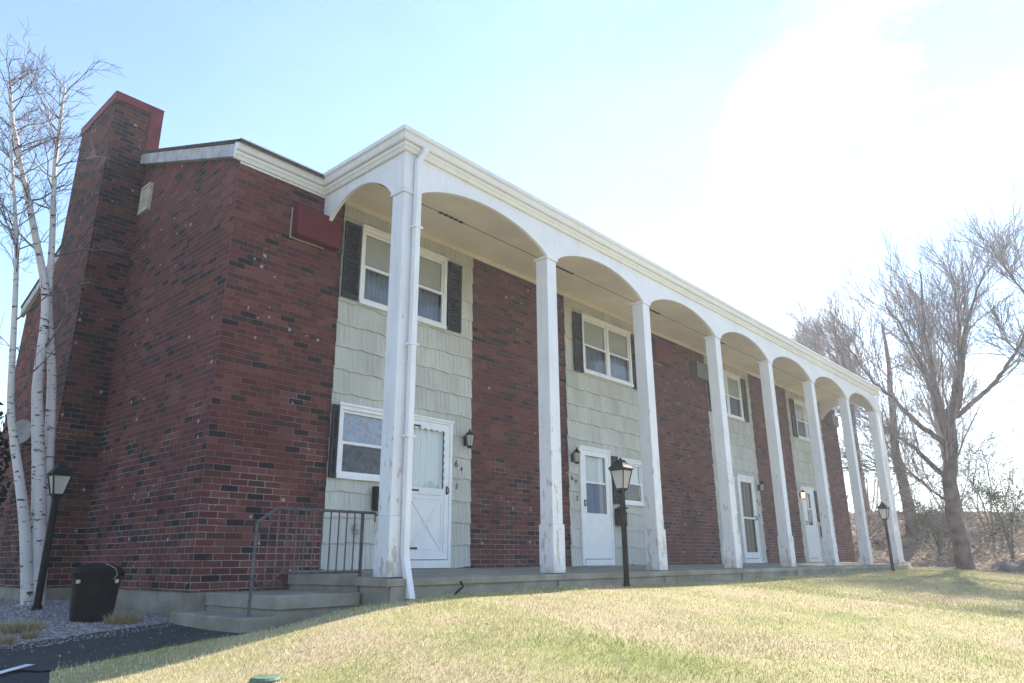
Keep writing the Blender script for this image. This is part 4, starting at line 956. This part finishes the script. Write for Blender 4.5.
# main bare tree on the right
def tree_from(name, stems, mat_t, label, seed, kids_n, tw_len, group='bare trees on the leafy bank', minr=.008, spread=.5, twdepth=2, up=.5):
    R_ = np.random.default_rng(seed); s0 = stems[0][0][0]; z0 = float(h(s0[0], s0[1])); E2 = empty(name, (s0[0], s0[1], z0), label, 'tree', group)
    tr = TR(); tw = TR()
    for pp, ra, rb_, start in stems:
        n = 30; P_ = spline(pp, n); L_ = np.linalg.norm(np.diff(P_, axis=0), axis=1).sum(); rd = np.linspace(ra, rb_, n)
        rd = rd*(.8 if start else 1.0); P_[2:] += np.cumsum(R_.normal(0, .028, (n-2, 3)), axis=0)*min(1, L_/6)
        if start == 0: rd = rd*(1+.30*np.exp(-np.linspace(0, 14, n)))
        tr.tube(P_, rd, 9)
        i0 = int(n*(.48 if start == 0 else .27))
        def shoot(p, dd_, r_, L0):
            # a long ascending limb carrying fine twigs along it
            m_ = 12; q = [np.array(p)]; d = dd_/np.linalg.norm(dd_)
            for _ in range(m_): d = d+R_.normal(0, .08, 3)+np.array([0, 0, .035*up*2]); d /= np.linalg.norm(d); q.append(q[-1]+d*L0/m_)
            q = np.array(q); rr2 = np.linspace(r_, minr*.8, m_+1); tw.tube(q, rr2, 5 if r_ > .03 else 4)
            for j in range(2, m_+1):
                a = R_.normal(0, 1, 3); d2 = q[j]-q[j-1]; d2 /= np.linalg.norm(d2); a -= a.dot(d2)*d2; a /= np.linalg.norm(a)+1e-9; sp = spread*R_.uniform(.6, 1.4)
                grow(tw, q[j], d2*math.cos(sp)+a*math.sin(sp), tw_len*R_.uniform(.45, .9)*(1.1-.04*j), minr*1.4, twdepth-1, R_, up*.6, .5, 4, minr*.75, .08, 0)
        for i in range(i0, n):
            for _ in range(kids_n):
                if R_.random() < .62:
                    a = R_.normal(0, 1, 3); dd_ = P_[min(i+1, n-1)]-P_[i-1]; dd_ = dd_/np.linalg.norm(dd_); a -= a.dot(dd_)*dd_; a /= np.linalg.norm(a)+1e-9; sp = spread*R_.uniform(.6, 1.4)
                    shoot(P_[i], dd_*math.cos(sp)+a*math.sin(sp)+np.array([0, 0, .15]), max(minr*1.6, min(rd[i]*.35, .045)), tw_len*R_.uniform(.8, 1.5)*(1.2-.6*i/n))
    tr.build('trunk', mat_t, E2); tw.build('crown', 'twig', E2); return E2
tree_from('bare_tree', [
 ([(23.0, -1.23, -0.40), (23.0, -1.26, 1.00), (23.0, -1.29, 2.10), (23.0, -1.38, 3.30), (23.0, -1.48, 4.30), (23.0, -1.65, 5.19)], .26, .20, 0),
 ([(23.0, -1.48, 4.10), (23.0, -1.25, 5.34), (23.1, -1.05, 6.30), (23.2, -.60, 8.00), (23.3, .1, 10.00)], .21, .03, 1),
 ([(23.0, -1.50, 4.30), (22.9, -1.45, 5.64), (22.8, -1.45, 6.75), (22.6, -1.50, 8.15), (22.5, -1.65, 10.37)], .19, .03, 1),
 ([(23.0, -1.6, 4.75), (23.1, -1.95, 5.93), (23.3, -2.2, 7.12), (23.3, -2.45, 8.60), (23.4, -2.6, 10.30)], .18, .03, 1),
 ([(23.0, -1.6, 4.82), (22.8, -2.05, 5.71), (22.7, -2.4, 6.75), (22.6, -2.9, 8.08), (22.4, -3.7, 9.78)], .18, .03, 1),
 ([(23.0, -1.32, 2.50), (23.2, -.6, 3.50), (23.3, -.1, 4.10), (23.4, .6, 4.75), (23.4, 1.3, 5.78), (23.3, 1.9, 7.26)], .13, .02, 1),
 ([(23.0, -1.30, 1.90), (22.7, -.8, 2.30), (22.4, -.3, 2.90), (22.2, .2, 3.20)], .07, .015, 1),
 ([(23.0, -1.4, 3.80), (23.1, -.3, 5.34), (23.0, .7, 6.82), (23.2, 1.6, 8.45)], .14, .02, 1),
 ([(23.0, -1.6, 4.82), (23.4, -3.0, 6.08), (23.6, -4.1, 7.63), (23.6, -4.8, 8.82)], .12, .02, 1)],
 'bark', 'large bare tree with many upswept limbs at the foot of the leafy bank', 11, 1, 2.6, minr=.0085, spread=.48)
tree_from('bare_tree', [([(29.0, 1.62, .3), (29.0, 1.6, 2.6), (29.0, 1.75, 5.2), (29.2, 1.5, 8), (29.3, 1.4, 10.8)], .30, .05, 0)],
 'bark', 'straight bare trunk rising between the last column and the large tree', 12, 1, 1.8, minr=.011, spread=1.0, up=.2)
tree_from('bare_tree', [([(19.0, -7.6, -.8), (19.4, -7.0, 2.8), (20.2, -6.6, 5.6), (21.0, -6.2, 8)], .22, .08, 0), ([(19.8, -6.8, 4.2), (20.2, -5.6, 5.8), (20.3, -4.7, 7.8), (20.4, -4.0, 9.6)], .09, .02, 1), ([(19.6, -6.9, 3.4), (20.2, -5.7, 4.4), (20.6, -4.7, 5.9), (20.9, -3.9, 7.0)], .08, .02, 1)],
 'bark', 'bare tree just beyond the right edge reaching branches into the photo', 13, 1, 1.6, minr=.009)
bgt = [(42, 9.5, 15.5, 'far bare tree seen above the gutter line, leftmost of the far trees'), (40, 6.6, 14.5, 'far bare tree rising just over the end of the colonnade roof'), (46, 3.0, 13.0, 'far bare tree behind the straight trunk'), (44, -4.6, 12.5, 'far bare tree behind the right limbs of the large tree'), (38, -7.4, 10.5, 'far bare tree at the right edge on top of the bank')]
for i, (x, y, H_, lb) in enumerate(bgt):
    z = float(h(x, y)); R_ = np.random.default_rng(30+i); st_ = [([(x, y, z-.3), (x+R_.normal(0, .3), y+R_.normal(0, .3), z+H_*.35), (x+R_.normal(0, .4), y+R_.normal(0, .4), z+H_*.65), (x, y+R_.normal(0, .4), H_)], .24, .04, 0)]
    for k in range(3):
        a = R_.uniform(0, 6.28); b0 = z+H_*R_.uniform(.28, .45); st_.append(([(x, y, b0), (x+math.cos(a)*1.2, y+math.sin(a)*1.2, b0+H_*.15), (x+math.cos(a)*2.2, y+math.sin(a)*2.2, b0+H_*.38)], .10, .03, 1))
    tree_from('bare_tree', st_, 'bark', lb, 40+i, 1, 1.9, minr=.014, up=.35)
# scrub and small evergreens on the bank
scr = [(25.5, 3.4, 3.4, 'russet leaved scrub seen between the last two columns'), (27.5, 5.6, 4.6, 'tall russet scrub on the bank behind the seventh column'), (27.0, .2, 2.6, 'low russet scrub between the two trunks'), (26.5, -3.4, 3.0, 'russet scrub right of the large tree'), (31, -3.6, 4.2, 'tall thin scrub on the crest right of the large tree'), (33, 4.4, 5.5, 'tall russet scrub behind the straight trunk'), (25.0, -5.2, 2.6, 'arching scrub at the right edge of the bank'), (30.5, -5.4, 6.0, 'tallest scrub at the right edge above the boulders'), (29.5, -1.2, 4.0, 'scrub on the crest directly behind the large tree'), (34, 1.0, 5.0, 'scrub on the crest left of the large tree'), (26.0, 8.0, 5.0, 'leftmost scrub seen past the building end'), (36, -6.5, 6.5, 'far tall scrub beyond the right crest')]
for i, (x, y, H_, lb) in enumerate(scr):
    z = float(h(x, y)); R_ = np.random.default_rng(60+i); E2 = empty('scrub', (x, y, z), lb, 'shrub', 'scrub on the leafy bank'); tw = TR(); ends = []
    for k in range(8):
        a = R_.uniform(0, 6.28); grow(tw, (x+math.cos(a)*.3, y+math.sin(a)*.3, z-.1), (math.cos(a)*.45, math.sin(a)*.45, 1), H_*R_.uniform(.6, 1.0), .035, 2, R_, .1, .75, 8, .009, .16, .5)
    vv = np.concatenate(tw.V); tw.build('branches', 'twig', E2)
    idx = R_.integers(0, len(vv), 2200 if i in (0, 1, 5, 9, 10) else 700); P_ = vv[idx]+R_.normal(0, .07, (len(idx), 3)); P_ = P_[P_[:, 2] > z+.5]; n_ = len(P_)
    a = R_.normal(0, 1, (n_, 3)); a /= np.linalg.norm(a, axis=1)[:, None]; b = np.cross(a, R_.normal(0, 1, (n_, 3))); b /= np.linalg.norm(b, axis=1)[:, None]; s_ = R_.uniform(.02, .05, (n_, 1))
    arr_mesh('leaves', np.stack([P_-a*s_, P_+b*s_*.5, P_+a*s_, P_-b*s_*.5], 1).reshape(-1, 3), np.arange(n_*4).reshape(-1, 4), 'russet', E2)
leafy('young_pine', (26.0, -2.2, float(h(26, -2.2))), [(0, 0, 1.3, .9, .7), (.1, -.4, 1.9, .8, .6), (0, .3, 2.4, .5, .5)], 2300, .045, 'pine', 'small green pine just right of the large tree trunk', 'pine', .05, 21, 'young pines on the bank')
leafy('young_pine', (26.0, 0.1, float(h(26, .1))), [(0, 0, 1.0, .8, .5), (0, .3, 1.5, .5, .4)], 1200, .045, 'pine', 'small green pine just left of the large tree trunk', 'pine', .05, 22, 'young pines on the bank')
# fallen leaves on the bank and a strip at its foot
def leaves(N, xr, yr, cond, size, name):
    x = rng.uniform(*xr, N); y = rng.uniform(*yr, N); k = cond(x, y); x, y = x[k], y[k]; z = h(x, y)+.02; n = len(x); P_ = np.c_[x, y, z]
    a = rng.normal(0, 1, (n, 3)); a[:, 2] *= .5; a /= np.linalg.norm(a, axis=1)[:, None]; b = np.cross(a, rng.normal(0, 1, (n, 3))*[.5, .5, 1]); b /= np.linalg.norm(b, axis=1)[:, None]; s_ = size*rng.uniform(.6, 1.5, (n, 1))
    V = np.stack([P_-a*s_, P_+b*s_*.6, P_+a*s_, P_-b*s_*.6], 1).reshape(-1, 3); return struct(arr_mesh(name, V, np.arange(n*4).reshape(-1, 4), 'leaf'), 'stuff')
leaves(42000, (21.8, 36), (-9, 9), lambda x, y: bank_d(x, y)+rng.normal(0, .35, len(x)) > -.25, .07, 'fallen_leaves')
leaves(1500, (-4, 20), (-7.5, -.4), lambda x, y: rng.random(len(x)) < .35, .016, 'lawn_debris')
leaves(260, (-4.6, -2.3), (-.1, 1.8), lambda x, y: rng.random(len(x)) < .6, .010, 'path_debris')
chips(1400, (-5, -2.3), (1.15, 1.75), .006, .016, [(-5, 1.0), (-2.4, 1.45), (-2.4, 1.75), (-5, 1.6)], 'chips', 'spilled_stones', .01)
# boulders along the foot of the bank
t = NT('boulder', .9, .1); g = t.obj(); t.color(t.ramp(t.noise(g, 3, 5), [(.3, (.10, .09, .085)), (.7, (.24, .22, .20))])); t.bump(t.noise(g, 6, 5), .8, .08); M_['rock'] = t.m
for i, (x, y, s_, lb) in enumerate([(23.6, -2.2, .42, 'grey boulder right beside the large tree base'), (24.1, -3.1, .55, 'larger grey boulder second right of the large tree'), (24.5, -4.0, .60, 'broad grey boulder near the right edge of the bank'), (23.9, -4.8, .45, 'grey boulder at the far right of the boulder row')]):
    bm = bmesh.new(); bmesh.ops.create_icosphere(bm, subdivisions=3, radius=1); R_ = random.Random(i)
    z = float(h(x, y)); offs = [Vector((R_.uniform(-1, 1), R_.uniform(-1, 1), R_.uniform(-1, 1))).normalized() for _ in range(9)]
    for v in bm.verts:
        c_ = v.co.copy()
        for o in offs:
            dd_ = c_.dot(o)
            if dd_ > .72: v.co -= o*(dd_-.72)*.9
        v.co = Vector((v.co.x*s_*1.1, v.co.y*s_*1.5, v.co.z*s_*.75))
    me = bpy.data.meshes.new('boulder'); bm.to_mesh(me); bm.free(); me.materials.append(M_['rock']); o = bpy.data.objects.new('boulder', me); COL.objects.link(o); o.location = (x, y, z+.05)
    tag(o, lb, 'boulder', 'boulders at the foot of the bank')

# ------------------------------------------------------------------ scattering volume added over the scene to imitate veiling lens glare
t = NT('glare_veil'); t.n.remove(t.b); pv = t.new('ShaderNodeVolumePrincipled'); pv.inputs['Density'].default_value = GLARE_VEIL
pv.inputs['Color'].default_value = (.96, .98, 1, 1); pv.inputs['Anisotropy'].default_value = .4
t.l.new(pv.outputs[0], t.n['Material Output'].inputs['Volume']); M_['glare_veil'] = t.m
if GLARE_VEIL > 0: struct(MB().box(-1100, 1200, -1100, 1200, -3.2, 20).build('glare_veil', 'glare_veil'), 'stuff')
